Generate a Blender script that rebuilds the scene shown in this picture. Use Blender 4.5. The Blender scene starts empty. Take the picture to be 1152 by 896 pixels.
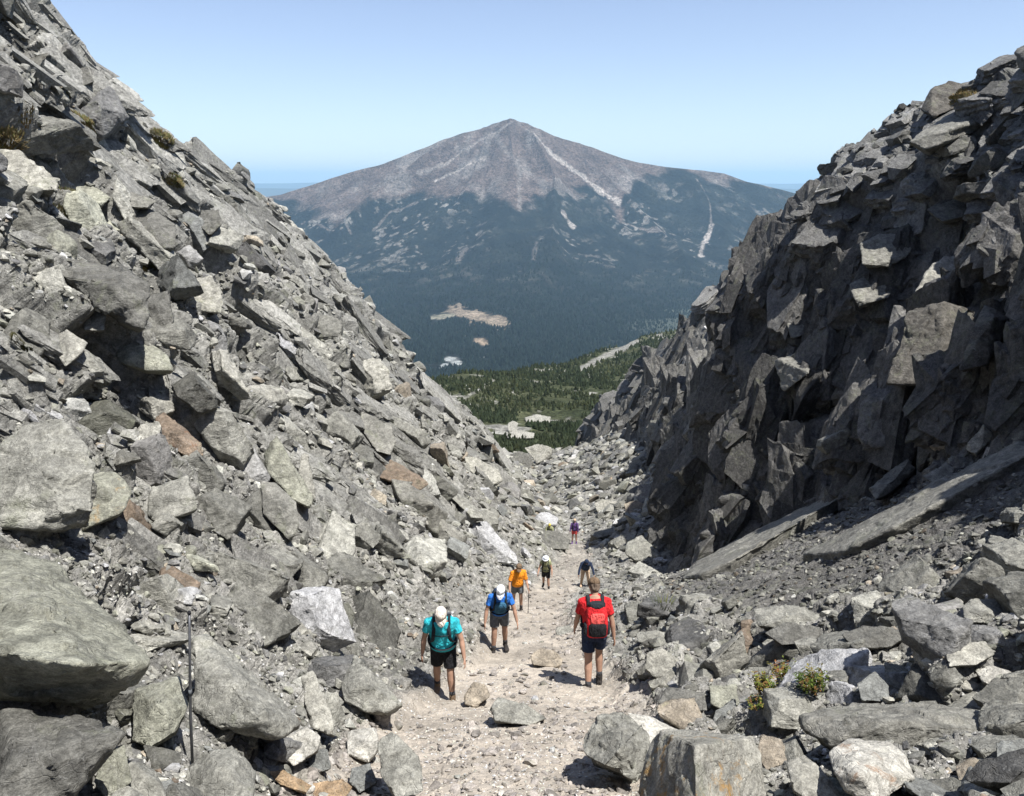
import bpy, bmesh, math, random, time
import numpy as np
from mathutils import Vector, Matrix
from mathutils.bvhtree import BVHTree
T0 = time.time()
random.seed(7); RNG = np.random.default_rng(7)
SC = bpy.context.scene
COL = SC.collection
PITCH = math.radians(15.1); CP, SP = math.cos(PITCH), math.sin(PITCH)
F = 900.0

def log(*a): print('[%.1fs]' % (time.time() - T0), *a)

# ------------------------------------------------------------------ camera geometry helpers
def ray(px, py):
    u = (px - 576) / F; v = (448 - py) / F
    return np.array([u, CP + v * SP, -SP + v * CP])
def at(px, py, y):
    d = ray(px, py); return d * (y / d[1])
def project(P):
    P = np.asarray(P, dtype=np.float64)
    x, y, z = P[..., 0], P[..., 1], P[..., 2]
    dep = y * CP - z * SP
    up = y * SP + z * CP
    dep_s = np.where(dep > 0.05, dep, 0.05)
    return 576 + F * x / dep_s, 448 - F * up / dep_s, dep

# ------------------------------------------------------------------ numpy noise
def _hash(ix, iy, iz, seed):
    h = (ix.astype(np.uint32) * np.uint32(73856093)) ^ (iy.astype(np.uint32) * np.uint32(19349663)) ^ (iz.astype(np.uint32) * np.uint32(83492791))
    h = h ^ np.uint32((seed * 2654435761) & 0xffffffff)
    h ^= h >> np.uint32(15); h *= np.uint32(2246822519); h ^= h >> np.uint32(13); h *= np.uint32(3266489917); h ^= h >> np.uint32(16)
    return h
def _r01(h): return (h & np.uint32(0xffffff)).astype(np.float32) / np.float32(16777216.0)
def vnoise(p, seed=0):
    f = np.floor(p); t = (p - f).astype(np.float32); t = t * t * (3 - 2 * t); i = f.astype(np.int64)
    out = 0
    for dx in (0, 1):
        wx = t[:, 0] if dx else 1 - t[:, 0]
        for dy in (0, 1):
            wy = t[:, 1] if dy else 1 - t[:, 1]
            for dz in (0, 1):
                wz = t[:, 2] if dz else 1 - t[:, 2]
                out = out + wx * wy * wz * _r01(_hash(i[:, 0] + dx, i[:, 1] + dy, i[:, 2] + dz, seed))
    return out * 2 - 1
def fbm(p, octs=4, seed=0):
    a, s, o = 1.0, 0.0, 0
    for k in range(octs):
        o = o + a * vnoise(p * (2.03 ** k) + 17.3 * k, seed + k); s += a; a *= 0.5
    return o / s
def blocks(p, seed=0, tilt=1.1, crack=0.35, cw=0.12):
    """faceted blocks: each cell has its own height and its own tilt, with a groove between cells"""
    f = np.floor(p).astype(np.int64); n = len(p)
    b1 = np.full(n, 9., np.float32); b2 = np.full(n, 9., np.float32)
    off = np.zeros((n, 3), np.float32); hid = np.zeros(n, np.uint32)
    pf = (p - f).astype(np.float32)
    for dx in (-1, 0, 1):
        for dy in (-1, 0, 1):
            for dz in (-1, 0, 1):
                h = _hash(f[:, 0] + dx, f[:, 1] + dy, f[:, 2] + dz, seed)
                jx = _r01(h); jy = _r01(h * np.uint32(747796405) + np.uint32(1)); jz = _r01(h * np.uint32(2891336453) + np.uint32(7))
                vx = pf[:, 0] - dx - jx; vy = pf[:, 1] - dy - jy; vz = pf[:, 2] - dz - jz
                d = np.sqrt(vx * vx + vy * vy + vz * vz)
                m = d < b1
                b2 = np.where(m, b1, np.minimum(b2, d))
                b1 = np.where(m, d, b1)
                off[m, 0] = vx[m]; off[m, 1] = vy[m]; off[m, 2] = vz[m]; hid[m] = h[m]
    g = np.stack([_r01(hid * np.uint32(k) + np.uint32(k * 3)) - 0.5 for k in (40503, 65599, 31337)], 1)
    base = _r01(hid * np.uint32(9781) + np.uint32(5)) - 0.5
    d = base + tilt * (g * off).sum(1)
    e = np.clip((b2 - b1) / cw, 0, 1)
    return d - crack * (1 - e) ** 2, base

# ------------------------------------------------------------------ object helpers
def link(o):
    COL.objects.link(o); return o
def np_mesh(name, verts, faces, mat=None, smooth=False, attrs=None, parent=None):
    me = bpy.data.meshes.new(name)
    verts = np.ascontiguousarray(verts, dtype=np.float32); faces = np.ascontiguousarray(faces, dtype=np.int32)
    nv, nf, k = len(verts), len(faces), faces.shape[1]
    me.vertices.add(nv); me.vertices.foreach_set('co', verts.ravel())
    me.loops.add(nf * k); me.loops.foreach_set('vertex_index', faces.ravel())
    me.polygons.add(nf); me.polygons.foreach_set('loop_start', np.arange(0, nf * k, k, dtype=np.int32))
    me.polygons.foreach_set('loop_total', np.full(nf, k, dtype=np.int32))
    me.polygons.foreach_set('use_smooth', np.full(nf, smooth, dtype=bool))
    for an, arr in (attrs or {}).items():
        arr = np.asarray(arr, dtype=np.float32)
        if arr.ndim == 2:
            if arr.shape[1] == 3: arr = np.concatenate([arr, np.ones((nv, 1), np.float32)], 1)
            at_ = me.attributes.new(an, 'FLOAT_COLOR', 'POINT'); at_.data.foreach_set('color', arr.ravel())
        else:
            at_ = me.attributes.new(an, 'FLOAT', 'POINT'); at_.data.foreach_set('value', arr)
    me.update(calc_edges=True); me.validate()
    if mat: me.materials.append(mat)
    o = bpy.data.objects.new(name, me); link(o)
    if parent: o.parent = parent
    return o
def tag(o, label=None, cat=None, group=None, kind=None):
    if label: o['label'] = label
    if cat: o['category'] = cat
    if group: o['group'] = group
    if kind: o['kind'] = kind
    return o
def grid_faces(nr, nc):
    i = np.arange(nr - 1)[:, None] * nc + np.arange(nc - 1)[None, :]
    i = i.ravel(); return np.stack([i, i + 1, i + nc + 1, i + nc], 1)
def grid_normals(P):
    du = np.gradient(P, axis=1); dv = np.gradient(P, axis=0)
    n = np.cross(du, dv); n /= np.linalg.norm(n, axis=2, keepdims=True) + 1e-9
    return n
def smoothstep(a, b, x):
    t = np.clip((x - a) / (b - a), 0, 1); return t * t * (3 - 2 * t)

# ------------------------------------------------------------------ materials
ALB = (0.68, 0.68, 0.68)   # one overall reflectance level for every surface
def new_mat(name):
    m = bpy.data.materials.new(name); m.use_nodes = True
    nt = m.node_tree; nt.nodes.clear()
    out = nt.nodes.new('ShaderNodeOutputMaterial'); b = nt.nodes.new('ShaderNodeBsdfPrincipled')
    nt.links.new(b.outputs[0], out.inputs[0]); b.inputs['Roughness'].default_value = 0.85
    b.inputs['Specular IOR Level'].default_value = 0.25
    return m, nt, b
def N(nt, t, **kw):
    n = nt.nodes.new(t)
    for k, v in kw.items(): setattr(n, k, v)
    return n
def noise(nt, vec, scale, detail=4, rough=0.6, dist=0.0):
    n = N(nt, 'ShaderNodeTexNoise'); n.inputs['Scale'].default_value = scale; n.inputs['Detail'].default_value = detail
    n.inputs['Roughness'].default_value = rough; n.inputs['Distortion'].default_value = dist
    nt.links.new(vec, n.inputs['Vector']); return n.outputs['Fac']
def ramp(nt, fac, a, b, lo=0.0, hi=1.0):
    n = N(nt, 'ShaderNodeMapRange'); n.interpolation_type = 'SMOOTHSTEP'
    n.inputs['From Min'].default_value = a; n.inputs['From Max'].default_value = b
    n.inputs['To Min'].default_value = lo; n.inputs['To Max'].default_value = hi
    nt.links.new(fac, n.inputs['Value']); return n.outputs[0]
def mixc(nt, fac, a, b, mode='MIX'):
    n = N(nt, 'ShaderNodeMix', data_type='RGBA', blend_type=mode)
    for sock, v in ((n.inputs['Factor'], fac), (n.inputs['A'], a), (n.inputs['B'], b)):
        pass
    fi, ai, bi = n.inputs[0], n.inputs[6], n.inputs[7]
    for sock, v in ((fi, fac), (ai, a), (bi, b)):
        if isinstance(v, (int, float)): sock.default_value = v
        elif isinstance(v, tuple): sock.default_value = v if len(v) == 4 else v + (1,)
        else: nt.links.new(v, sock)
    return n.outputs[2]
def math_(nt, op, a, b=0.0):
    n = N(nt, 'ShaderNodeMath', operation=op)
    for s, v in ((n.inputs[0], a), (n.inputs[1], b)):
        if isinstance(v, (int, float)): s.default_value = v
        else: nt.links.new(v, s)
    return n.outputs[0]
def attr(nt, name):
    n = N(nt, 'ShaderNodeAttribute', attribute_name=name); return n
def scaled(nt, vec, s, rot=(0, 0, 0)):
    n = N(nt, 'ShaderNodeMapping'); n.inputs['Scale'].default_value = s; n.inputs['Rotation'].default_value = rot
    nt.links.new(vec, n.inputs['Vector']); return n.outputs[0]

def rock_material(name, bump=1.0, stretch=(1, 1, 2.2), rot=(0, 0, 0), fine=1.0):
    m, nt, b = new_mat(name)
    tc = N(nt, 'ShaderNodeTexCoord').outputs['Object']
    tint = attr(nt, 'tint'); stain = attr(nt, 'stain')
    v = scaled(nt, tc, stretch, rot)
    n6 = noise(nt, tc, 6.5 * fine, 9, 0.78, 0.5); n7 = noise(nt, tc, 95 * fine, 3, 0.7)
    n1 = noise(nt, tc, 0.9 * fine, 5, 0.62)
    n2 = noise(nt, v, 5 * fine, 8, 0.72, 0.4)
    n3 = noise(nt, tc, 38 * fine, 5, 0.75)
    n5 = noise(nt, tc, 2.1 * fine, 7, 0.7, 1.2)
    k = math_(nt, 'MULTIPLY', ramp(nt, n1, 0.3, 0.7, 0.80, 1.18), ramp(nt, n2, 0.28, 0.72, 0.72, 1.28))
    k = math_(nt, 'MULTIPLY', k, ramp(nt, n6, 0.36, 0.64, 0.66, 1.38))
    k = math_(nt, 'MULTIPLY', k, ramp(nt, n7, 0.3, 0.7, 0.8, 1.2))
    k = math_(nt, 'MULTIPLY', k, ramp(nt, n3, 0.3, 0.7, 0.74, 1.26))
    comb = N(nt, 'ShaderNodeCombineColor'); [nt.links.new(k, comb.inputs[i]) for i in range(3)]
    c = mixc(nt, 1.0, tint.outputs['Color'], comb.outputs[0], 'MULTIPLY')
    # thin pale veins
    vein = ramp(nt, math_(nt, 'ABSOLUTE', math_(nt, 'SUBTRACT', n5, 0.52)), 0.0, 0.008, 0.38, 0.0)
    c = mixc(nt, vein, c, (0.46, 0.45, 0.42))
    # greenish and dark lichen patches
    l1 = noise(nt, tc, 1.7 * fine, 6, 0.7, 0.6); l2 = noise(nt, tc, 11 * fine, 5, 0.7)
    lm = math_(nt, 'MULTIPLY', ramp(nt, l1, 0.52, 0.64), ramp(nt, l2, 0.4, 0.6))
    c = mixc(nt, math_(nt, 'MULTIPLY', lm, 0.42), c, (0.235, 0.25, 0.165))
    d1 = noise(nt, tc, 7.5 * fine, 6, 0.75, 0.3)
    c = mixc(nt, ramp(nt, d1, 0.60, 0.70, 0, 0.5), c, (0.085, 0.085, 0.082))
    w1 = noise(nt, tc, 9.3 * fine, 6, 0.72, 0.8)
    c = mixc(nt, ramp(nt, w1, 0.63, 0.70, 0, 0.5), c, (0.5, 0.5, 0.47))
    # stain of the rock itself (rust, lichen)
    s1 = noise(nt, tc, 4.2 * fine, 7, 0.72, 0.7)
    sm = ramp(nt, math_(nt, 'ADD', s1, math_(nt, 'SUBTRACT', math_(nt, 'MULTIPLY', stain.outputs['Alpha'], 0.9), 0.33)), 0.5, 0.62)
    c = mixc(nt, math_(nt, 'MULTIPLY', sm, 0.85), c, stain.outputs['Color'])
    nt.links.new(mixc(nt, 1.0, c, ALB, 'MULTIPLY'), b.inputs['Base Color'])
    b.inputs['Roughness'].default_value = 0.8
    vs = scaled(nt, tc, (stretch[0], stretch[1], stretch[2] * 1.25), rot)
    b1 = noise(nt, vs, 7 * fine, 9, 0.68, 0.15)
    vo = N(nt, 'ShaderNodeTexVoronoi', feature='DISTANCE_TO_EDGE'); vo.inputs['Scale'].default_value = 3.6 * fine
    wv = N(nt, 'ShaderNodeVectorMath', operation='ADD')
    nz = N(nt, 'ShaderNodeTexNoise'); nz.inputs['Scale'].default_value = 5 * fine; nt.links.new(v, nz.inputs['Vector'])
    sc_ = N(nt, 'ShaderNodeVectorMath', operation='SCALE'); sc_.inputs[3].default_value = 0.35; nt.links.new(nz.outputs['Color'], sc_.inputs[0])
    nt.links.new(v, wv.inputs[0]); nt.links.new(sc_.outputs[0], wv.inputs[1]); nt.links.new(wv.outputs[0], vo.inputs['Vector'])
    cr = ramp(nt, vo.outputs['Distance'], 0.0, 0.022, -0.16, 0.0)
    hgt = math_(nt, 'ADD', math_(nt, 'ADD', b1, cr), math_(nt, 'MULTIPLY', n3, 0.16))
    bp = N(nt, 'ShaderNodeBump'); bp.inputs['Strength'].default_value = 0.85 * bump; bp.inputs['Distance'].default_value = 0.11 / fine
    nt.links.new(hgt, bp.inputs['Height']); nt.links.new(bp.outputs[0], b.inputs['Normal'])
    return m
M_SLOPE = rock_material('slope rock', 1.0, (1.7, 0.9, 1.0), (0.2, 0.85, 0.2))
M_ROCK = rock_material('loose rock', 0.75, (1, 1, 1.5), (.35, .2, 0))
M_RUBBLE = rock_material('rubble rock', 0.5, (1, 1, 1.6), (0, 0, 0), 1.6)

def dust_material():
    m, nt, b = new_mat('trail dust'); tc = N(nt, 'ShaderNodeTexCoord').outputs['Object']; tint = attr(nt, 'tint')
    a_ = noise(nt, tc, 1.6, 6, .6); b_ = noise(nt, tc, 14, 6, .7); c_ = noise(nt, tc, 60, 4, .75)
    k = math_(nt, 'MULTIPLY', math_(nt, 'MULTIPLY', ramp(nt, a_, .3, .7, .84, 1.12), ramp(nt, b_, .3, .7, .86, 1.12)), ramp(nt, c_, .3, .7, .82, 1.16))
    comb = N(nt, 'ShaderNodeCombineColor'); [nt.links.new(k, comb.inputs[i]) for i in range(3)]
    c = mixc(nt, 1.0, tint.outputs['Color'], comb.outputs[0], 'MULTIPLY')
    sp = N(nt, 'ShaderNodeTexVoronoi'); sp.inputs['Scale'].default_value = 26; nt.links.new(tc, sp.inputs['Vector'])
    peb = ramp(nt, sp.outputs['Distance'], .18, .30, 1, 0); sel = ramp(nt, sp.outputs['Color'], .55, .6)
    c = mixc(nt, math_(nt, 'MULTIPLY', math_(nt, 'MULTIPLY', peb, sel), .6), c, (.36, .33, .295))
    nt.links.new(mixc(nt, 1.0, c, ALB, 'MULTIPLY'), b.inputs['Base Color']); b.inputs['Roughness'].default_value = .95
    h = math_(nt, 'ADD', math_(nt, 'MULTIPLY', math_(nt, 'MULTIPLY', peb, sel), .25), math_(nt, 'ADD', math_(nt, 'MULTIPLY', b_, .6), math_(nt, 'MULTIPLY', c_, .12)))
    bp = N(nt, 'ShaderNodeBump'); bp.inputs['Strength'].default_value = .8; bp.inputs['Distance'].default_value = .06; nt.links.new(h, bp.inputs['Height']); nt.links.new(bp.outputs[0], b.inputs['Normal'])
    return m
M_DUST = dust_material()
def simple(name, col, rough=0.8, var=0.2, scale=25, bump=0.15, metal=0.0):
    m, nt, b = new_mat(name); tc = N(nt, 'ShaderNodeTexCoord').outputs['Object']
    n = noise(nt, tc, scale, 5, 0.65)
    c = mixc(nt, ramp(nt, n, 0.3, 0.7), tuple(x * (1 - var) for x in col), tuple(min(1, x * (1 + var)) for x in col))
    nt.links.new(mixc(nt, 1.0, c, ALB, 'MULTIPLY'), b.inputs['Base Color']); b.inputs['Roughness'].default_value = rough; b.inputs['Metallic'].default_value = metal
    bp = N(nt, 'ShaderNodeBump'); bp.inputs['Strength'].default_value = bump; bp.inputs['Distance'].default_value = 0.02
    nt.links.new(noise(nt, tc, scale * 0.6, 4, 0.6), bp.inputs['Height']); nt.links.new(bp.outputs[0], b.inputs['Normal'])
    return m

# ------------------------------------------------------------------ gully terrain: cross sections along the gully
def tab(y, t):  # t: list of (y, v...)
    t = np.array(t, float); return [np.interp(y, t[:, 0], t[:, k]) for k in range(1, t.shape[1])]
ZF = [(-8, -0.9), (0, -1.75), (3, -3.4), (6, -5.25), (10.4, -7.4), (13.6, -8.8), (17, -10.4), (22, -12.65), (31, -16.8), (38, -19.3), (46, -21.8), (60, -26.2), (80, -31.8), (100, -36.5), (112, -39.2), (125, -44), (150, -54)]
PX = [(-8, 560), (3, 560), (6, 562), (8, 572), (10.4, 590), (13.6, 604), (17, 596), (22, 598), (31, 622), (38, 645), (46, 652), (60, 636), (80, 608), (112, 592), (150, 590)]
PW = [(-8, 1.5), (6, 1.35), (10, 1.3), (13, 0.9), (17, 0.7), (25, 0.65), (46, 0.6), (60, 0.5), (150, 0.5)]
def zf(y): return np.interp(y, *np.array(ZF).T)
def xpath(y):
    y = np.asarray(y, float); z = zf(y); dep = y * CP - z * SP
    px = np.interp(y, *np.array(PX).T); return (px - 576) / F * np.maximum(dep, 0.5)
def px_tab(rows):
    out = []
    for r in rows:
        if len(r) == 4: out.append((r[0],) + tuple(at(r[1], r[2], r[3])))
        else: out.append((r[0], r[1][0], r[1][1], r[1][2]))
    return out
LC = px_tab([(-8, (-17, -8, 15)), (0, (-17.5, 0, 14.5)), (10, (-18, 10, 13)), (20, (-18.5, 20, 10.5)), (30, -60, -70, 30), (35, 5, 4, 35), (40, 63, 48, 40), (44, 115, 94, 44),
             (47, 139, 118, 47), (50, 167, 150, 50), (54, 233, 176, 54), (58, 267, 196, 58), (62, 300, 232, 62), (67, 319, 268, 67), (74, 349, 300, 74), (80, 382, 335, 80), (86, 407, 362, 86), (92, 418, 386, 92),
             (98, 422, 416, 98), (104, 456, 456, 104), (109, 481, 492, 109), (113, 498, 512, 113), (120, (-8, 120, -44)), (150, (-6, 150, -56))])
RF = px_tab([(-8, (9, -8, 2)), (0, (9.6, 0, 0.6)), (6, (10, 6, -1.2)), (10, (9.8, 10, -2.9)), (14, 1152, 490, 14), (20, 1000, 548, 20), (25, 905, 585, 25), (32, 785, 640, 32), (36, 752, 622, 36), (42, 752, 580, 42),
             (50, 760, 540, 50), (60, 748, 514, 60), (75, 722, 494, 75), (90, 692, 486, 90), (105, 662, 496, 105), (112, 648, 503, 112), (125, (7, 125, -45)), (150, (7, 150, -56))])
RL = px_tab([(-8, (11, -8, 8)), (0, (11.5, 0, 7)), (6, (12, 6.5, 5)), (10, (12.2, 11, 4)), (14, 1235, 275, 16.5), (20, 1090, 285, 23.6), (25, 1012, 285, 29), (32, 905, 265, 34.5), (36, 880, 285, 40), (42, 862, 345, 48),
             (50, 832, 360, 58), (60, 797, 378, 69), (75, 757, 405, 83), (90, 712, 442, 95), (105, 672, 474, 107), (112, 652, 496, 113), (125, (8, 126, -46)), (150, (8, 150, -57))])
RC = px_tab([(-8, (17, -8, 14)), (0, (18, 0, 13)), (6, (19, 7, 12)), (10, (19, 14, 10)), (14, 1330, 10, 22), (20, 1225, 35, 27), (25, 1122, 84, 33), (32, 985, 158, 40), (36, 925, 196, 45), (42, 908, 246, 58),
             (50, 874, 276, 70), (60, 812, 328, 82), (75, 762, 366, 93), (90, 710, 408, 102), (105, 672, 458, 110), (112, 652, 490, 115), (125, (9, 128, -47)), (150, (9, 150, -58))])
def cross_sections(ys):
    n = len(ys); C = np.zeros((n, 15, 3)); z = zf(ys); xp = xpath(ys); pw = np.interp(ys, *np.array(PW).T)
    def T(t): return np.stack(tab(ys, t), 1)
    lc, rf, rl, rc = T(LC), T(RF), T(RL), T(RC)
    yy_ = np.stack([ys * .16, 0 * ys + 3.3, 0 * ys], 1); lc[:, 2] += (fbm(yy_, 2, 201) * 2.6 + fbm(yy_ * 3.1, 2, 202) * 1.3) * smoothstep(25, 40, ys) * (1 - smoothstep(88, 104, ys))
    rc[:, 2] += fbm(yy_ * 2.2, 3, 203) * 1.6 * smoothstep(25, 35, ys)
    pl = np.stack([xp - pw, ys, z], 1); pr = np.stack([xp + pw, ys, z], 1)
    C[:, 0] = lc + np.array([-14, 2, -9]); C[:, 1] = lc + np.array([-3, .5, -.8]); C[:, 2] = lc
    for k, (s, e) in zip((3, 4, 5, 6), ((.75, .72), (.45, .395), (.22, .165), (.08, .045))):
        P = pl + (lc - pl) * s; P[:, 2] = pl[:, 2] + (lc[:, 2] - pl[:, 2]) * e; C[:, k] = P
    C[:, 7] = pl; C[:, 8] = pr
    P = pr + (rf - pr) * .5; P[:, 2] = pr[:, 2] + (rf[:, 2] - pr[:, 2]) * .42; C[:, 9] = P
    C[:, 10] = rf
    P = rf + (rl - rf) * .45; P[:, 2] = rf[:, 2] + (rl[:, 2] - rf[:, 2]) * .62; C[:, 11] = P
    C[:, 12] = rl; C[:, 13] = rc; C[:, 14] = rc + np.array([14, 5, -9])
    return C
NR, NC = 1000, 1050
ys = np.concatenate([np.linspace(-8, 2.6, 14), np.geomspace(2.8, 135, NR - 14)])
C = cross_sections(ys)
# soften along the gully
for _ in range(3):
    Cs = C.copy(); Cs[5:-5] = (C[5:-5] + C[2:-8] + C[8:-2]) / 3; C = Cs
P = np.zeros((NR, NC, 3)); CJ = np.zeros((NR, NC))
for i in range(NR):
    c = C[i]; tt = np.linspace(0, 14, 561); seg = np.stack([np.interp(tt, np.arange(15), c[:, k]) for k in range(3)], 1)
    mid = (seg[1:] + seg[:-1]) / 2; L = np.linalg.norm(np.diff(seg, axis=0), axis=1)
    px, py, dep = project(mid); over = np.maximum(0, np.maximum(-px, px - 1152)) + np.maximum(0, np.maximum(-py, py - 896))
    over = np.where(dep < 1, 2000, over)
    w = L / np.maximum(np.linalg.norm(mid, axis=1), 3) * (0.04 + 0.96 / (1 + (over / 150) ** 2))
    cs = np.concatenate([[0], np.cumsum(w)]); cs /= cs[-1]
    q = np.interp(np.linspace(0, 1, NC), cs, tt); CJ[i] = q
    for k in range(3): P[i, :, k] = np.interp(q, tt, seg[:, k])
BASE = P.copy()
nrm = grid_normals(P)
if nrm[NR // 2, NC // 2, 2] < 0: nrm = -nrm
for _ in range(6):
    nn = nrm.copy(); nn[3:-3] += nrm[:-6] + nrm[6:]; nn[:, 3:-3] += nrm[:, :-6] + nrm[:, 6:]; nrm = nn / np.linalg.norm(nn, axis=2, keepdims=True)
p = P.reshape(-1, 3); nr_ = nrm.reshape(-1, 3); cj = CJ.ravel(); dist = np.linalg.norm(p, axis=1)
warp = np.stack([fbm(p * 0.45, 4, 11 + k) for k in range(3)], 1) * 1.25
zone_n = fbm(p * 0.25, 3, 5) * 0.9
w_left = 1 - smoothstep(4.6, 5.6, cj + zone_n * .9)
w_right = smoothstep(9.7, 10.1, cj)
w_top = smoothstep(11.9, 12.4, cj + zone_n * .3) * (1 - .7 * smoothstep(44, 56, p[:, 1]))
w_path = smoothstep(6.55, 7.0, cj + zone_n * .25) * (1 - smoothstep(8.0, 8.16, cj + zone_n * .09)) * (1 - smoothstep(24, 52, p[:, 1] + zone_n * 8))
w_path = np.maximum(w_path, (smoothstep(6.9, 7.1, cj) * (1 - smoothstep(7.9, 8.1, cj))) * 0.6 * (1 - smoothstep(38, 56, p[:, 1])))
w_rub = (1 - w_left) * (1 - w_right)
gpx, gpy, _gd = project(p)
def grav_mask(px_, py_, y_):
    top_ = np.interp(px_, [700, 760, 905, 1152, 1500], [690, 655, 600, 505, 400]); bot_ = np.interp(px_, [700, 760, 850, 1000, 1152, 1500], [640, 676, 680, 706, 694, 660])
    return smoothstep(-12, 12, py_ - top_ + 20) * (1 - smoothstep(-10, 14, py_ - bot_)) * smoothstep(9.5, 11.5, y_) * (1 - smoothstep(30, 40, y_)) * (px_ > 690)
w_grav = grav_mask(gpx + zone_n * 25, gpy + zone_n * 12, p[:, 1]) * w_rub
fade_far = 1 - smoothstep(112, 128, p[:, 1])
disp = np.zeros(len(p), np.float32); cellc = np.zeros(len(p), np.float32)
def basis(e1, n, s1, s2, s3):
    e1 = np.array(e1, float); e1 /= np.linalg.norm(e1); n = np.array(n, float); n -= e1 * n.dot(e1); n /= np.linalg.norm(n); e2 = np.cross(n, e1)
    return np.stack([e1 / s1, e2 / s2, n / s3], 1)
def add_blocks(mask, w, B, scale, amp, seed, tilt=1.1, crack=.35, cw=.12, cc=0.3):
    wk = .3 if B is BR else .8
    idx = np.where(mask)[0]
    if not len(idx): return
    q = ((p[idx] + warp[idx] * scale * wk) @ B) / scale
    d, b = blocks(q, seed, tilt, crack, cw)
    disp[idx] += (w[idx] * amp * d).astype(np.float32); cellc[idx] += (w[idx] * b * cc).astype(np.float32)
BL = basis((0.62, 0.42, -0.72), (0.75, -0.1, 0.66), 2.3, 1.0, 0.7)
BR = basis((0.34, 0.30, 0.90), (-0.9, -0.3, 0.35), 2.6, 0.95, 0.9)
BT = basis((0.55, 0.45, 0.45), (-0.5, -0.3, 0.8), 1.9, 1.1, 0.6)
BG = basis((1, 0, 0), (0, 0, 1), 1.3, 1.1, 0.8)
mL = w_left > .01; mR = w_right * (1 - w_top) > .01; mT = w_top * w_right > .01; mG = w_rub > .01
near = dist < 45
log('sheet', len(p))
dsc = np.clip(dist / 45, 0.35, 1.0)       # large blocks are shallower close to the camera
wr = w_right * (1 - w_top); wt = w_top * w_right; wg = w_rub * (1 - .93 * w_path) * (1 - .8 * w_grav)
def soften(k):
    global disp
    dg = disp.reshape(NR, NC)
    for _ in range(k):
        e = np.pad(dg, 1, 'edge'); dg = (e[:-2, 1:-1] + e[2:, 1:-1] + e[1:-1, :-2] + e[1:-1, 2:] + 2 * e[1:-1, 1:-1]) / 6
    disp = np.ascontiguousarray(dg).ravel()
add_blocks(mL, w_left * dsc, BL, 3.6, 1.9, 1, 1.2, .25, .06)
add_blocks(mR, wr, BR, 3.0, 1.6, 6, 1.6, .5, .06)
add_blocks(mT, wt, BT, 2.6, 1.3, 9, 1.2, .3, .08)
ribs = fbm(np.stack([p[:, 0] * .05, p[:, 1] * .16 + p[:, 2] * .03, p[:, 2] * .02], 1), 3, 77)
disp += (wr * np.clip(ribs * 4.2 - .7, -2.6, .4)).astype(np.float32) * smoothstep(14, 30, p[:, 1]) * smoothstep(10.0, 10.7, cj)
soften(5)
add_blocks(mL, w_left, BL, 1.5, 0.75, 2, 1.3, .3, .1)
add_blocks(mR, wr, BR, 1.3, 0.95, 7, 1.6, .35, .08)
add_blocks(mT, wt, BT, 1.1, 0.62, 10, 1.2, .35)
add_blocks(mG, wg * (1 - smoothstep(.0, .7, w_path)), BG, 1.7, 0.36, 12, .9, .2)
soften(3)
add_blocks(mL & (dist < 90), w_left, BL, 0.62, 0.32, 3, 1.3, .35)
add_blocks(mR & (dist < 90), wr, BR, 0.5, 0.38, 8, 1.4, .4)
add_blocks(mT & (dist < 70), wt, BT, 0.5, 0.28, 19, 1.2, .35)
add_blocks(mG & (dist < 70), wg, BG, 0.55, 0.2, 13, 1.0, .3)
soften(1)
add_blocks(mL & near, w_left, BL, 0.25, 0.12, 4, 1.3, .35)
add_blocks(mR & near, wr, BR, 0.2, 0.12, 18, 1.3, .4)
add_blocks(mG & near, w_rub * (1 - .7 * w_path) * (1 - .5 * w_grav), BG, 0.2, 0.065, 14, 1.0, .3)
disp += (fbm(p * 3.1, 4, 30) * (0.035 + 0.05 * (1 - w_path))).astype(np.float32)
disp += ((fbm(p * 0.8, 3, 31) * 0.13 + fbm(p * 4.5, 3, 35) * 0.045) * w_path).astype(np.float32)
disp = disp + (fbm(p * 6.0, 3, 33) * 0.05 * (1 - w_path) * (dist < 60)).astype(np.float32)
disp *= fade_far
big = fbm(p * 0.12, 3, 40) * 0.9 * (1 - w_path) * w_rub * smoothstep(8, 30, dist)
P2 = (p + nr_ * (disp + big)[:, None])
# the flat sole next to where people stand stays close to the design height
log('displaced')
# colours of the ground itself
tint = np.zeros((len(p), 3), np.float32)
g1 = fbm(p * 0.5, 4, 50); g2 = fbm(p * 1.8, 4, 51)
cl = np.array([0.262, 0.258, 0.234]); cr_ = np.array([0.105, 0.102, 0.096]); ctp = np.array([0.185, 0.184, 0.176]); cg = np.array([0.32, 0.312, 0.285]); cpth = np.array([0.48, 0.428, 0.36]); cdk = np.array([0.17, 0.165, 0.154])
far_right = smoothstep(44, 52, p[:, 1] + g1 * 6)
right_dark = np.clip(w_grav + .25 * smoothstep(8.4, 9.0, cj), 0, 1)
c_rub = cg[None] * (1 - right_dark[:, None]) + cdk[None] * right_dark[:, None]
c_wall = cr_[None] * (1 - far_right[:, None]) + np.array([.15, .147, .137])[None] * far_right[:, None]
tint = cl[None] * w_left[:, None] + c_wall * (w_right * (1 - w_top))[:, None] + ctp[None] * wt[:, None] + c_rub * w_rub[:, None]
tint = tint * (1 - w_path[:, None]) + cpth[None] * w_path[:, None]
tint *= (1 + 0.30 * g1 + 0.22 * g2 + np.clip(cellc, -.3, .3) * (1 - w_path))[:, None]
stain = np.zeros((len(p), 4), np.float32)
stain[:, :3] = np.array([0.20, 0.205, 0.12]); stain[:, 3] = 0.06 + 0.12 * smoothstep(.1, .6, fbm(p * .22, 3, 60))
gm = smoothstep(11.5, 13, cj); stain[:, :3] = stain[:, :3] * (1 - gm[:, None]) + np.array([.17, .12, .08]) * gm[:, None]
stain[:, 3] *= (1 - w_path)
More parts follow.
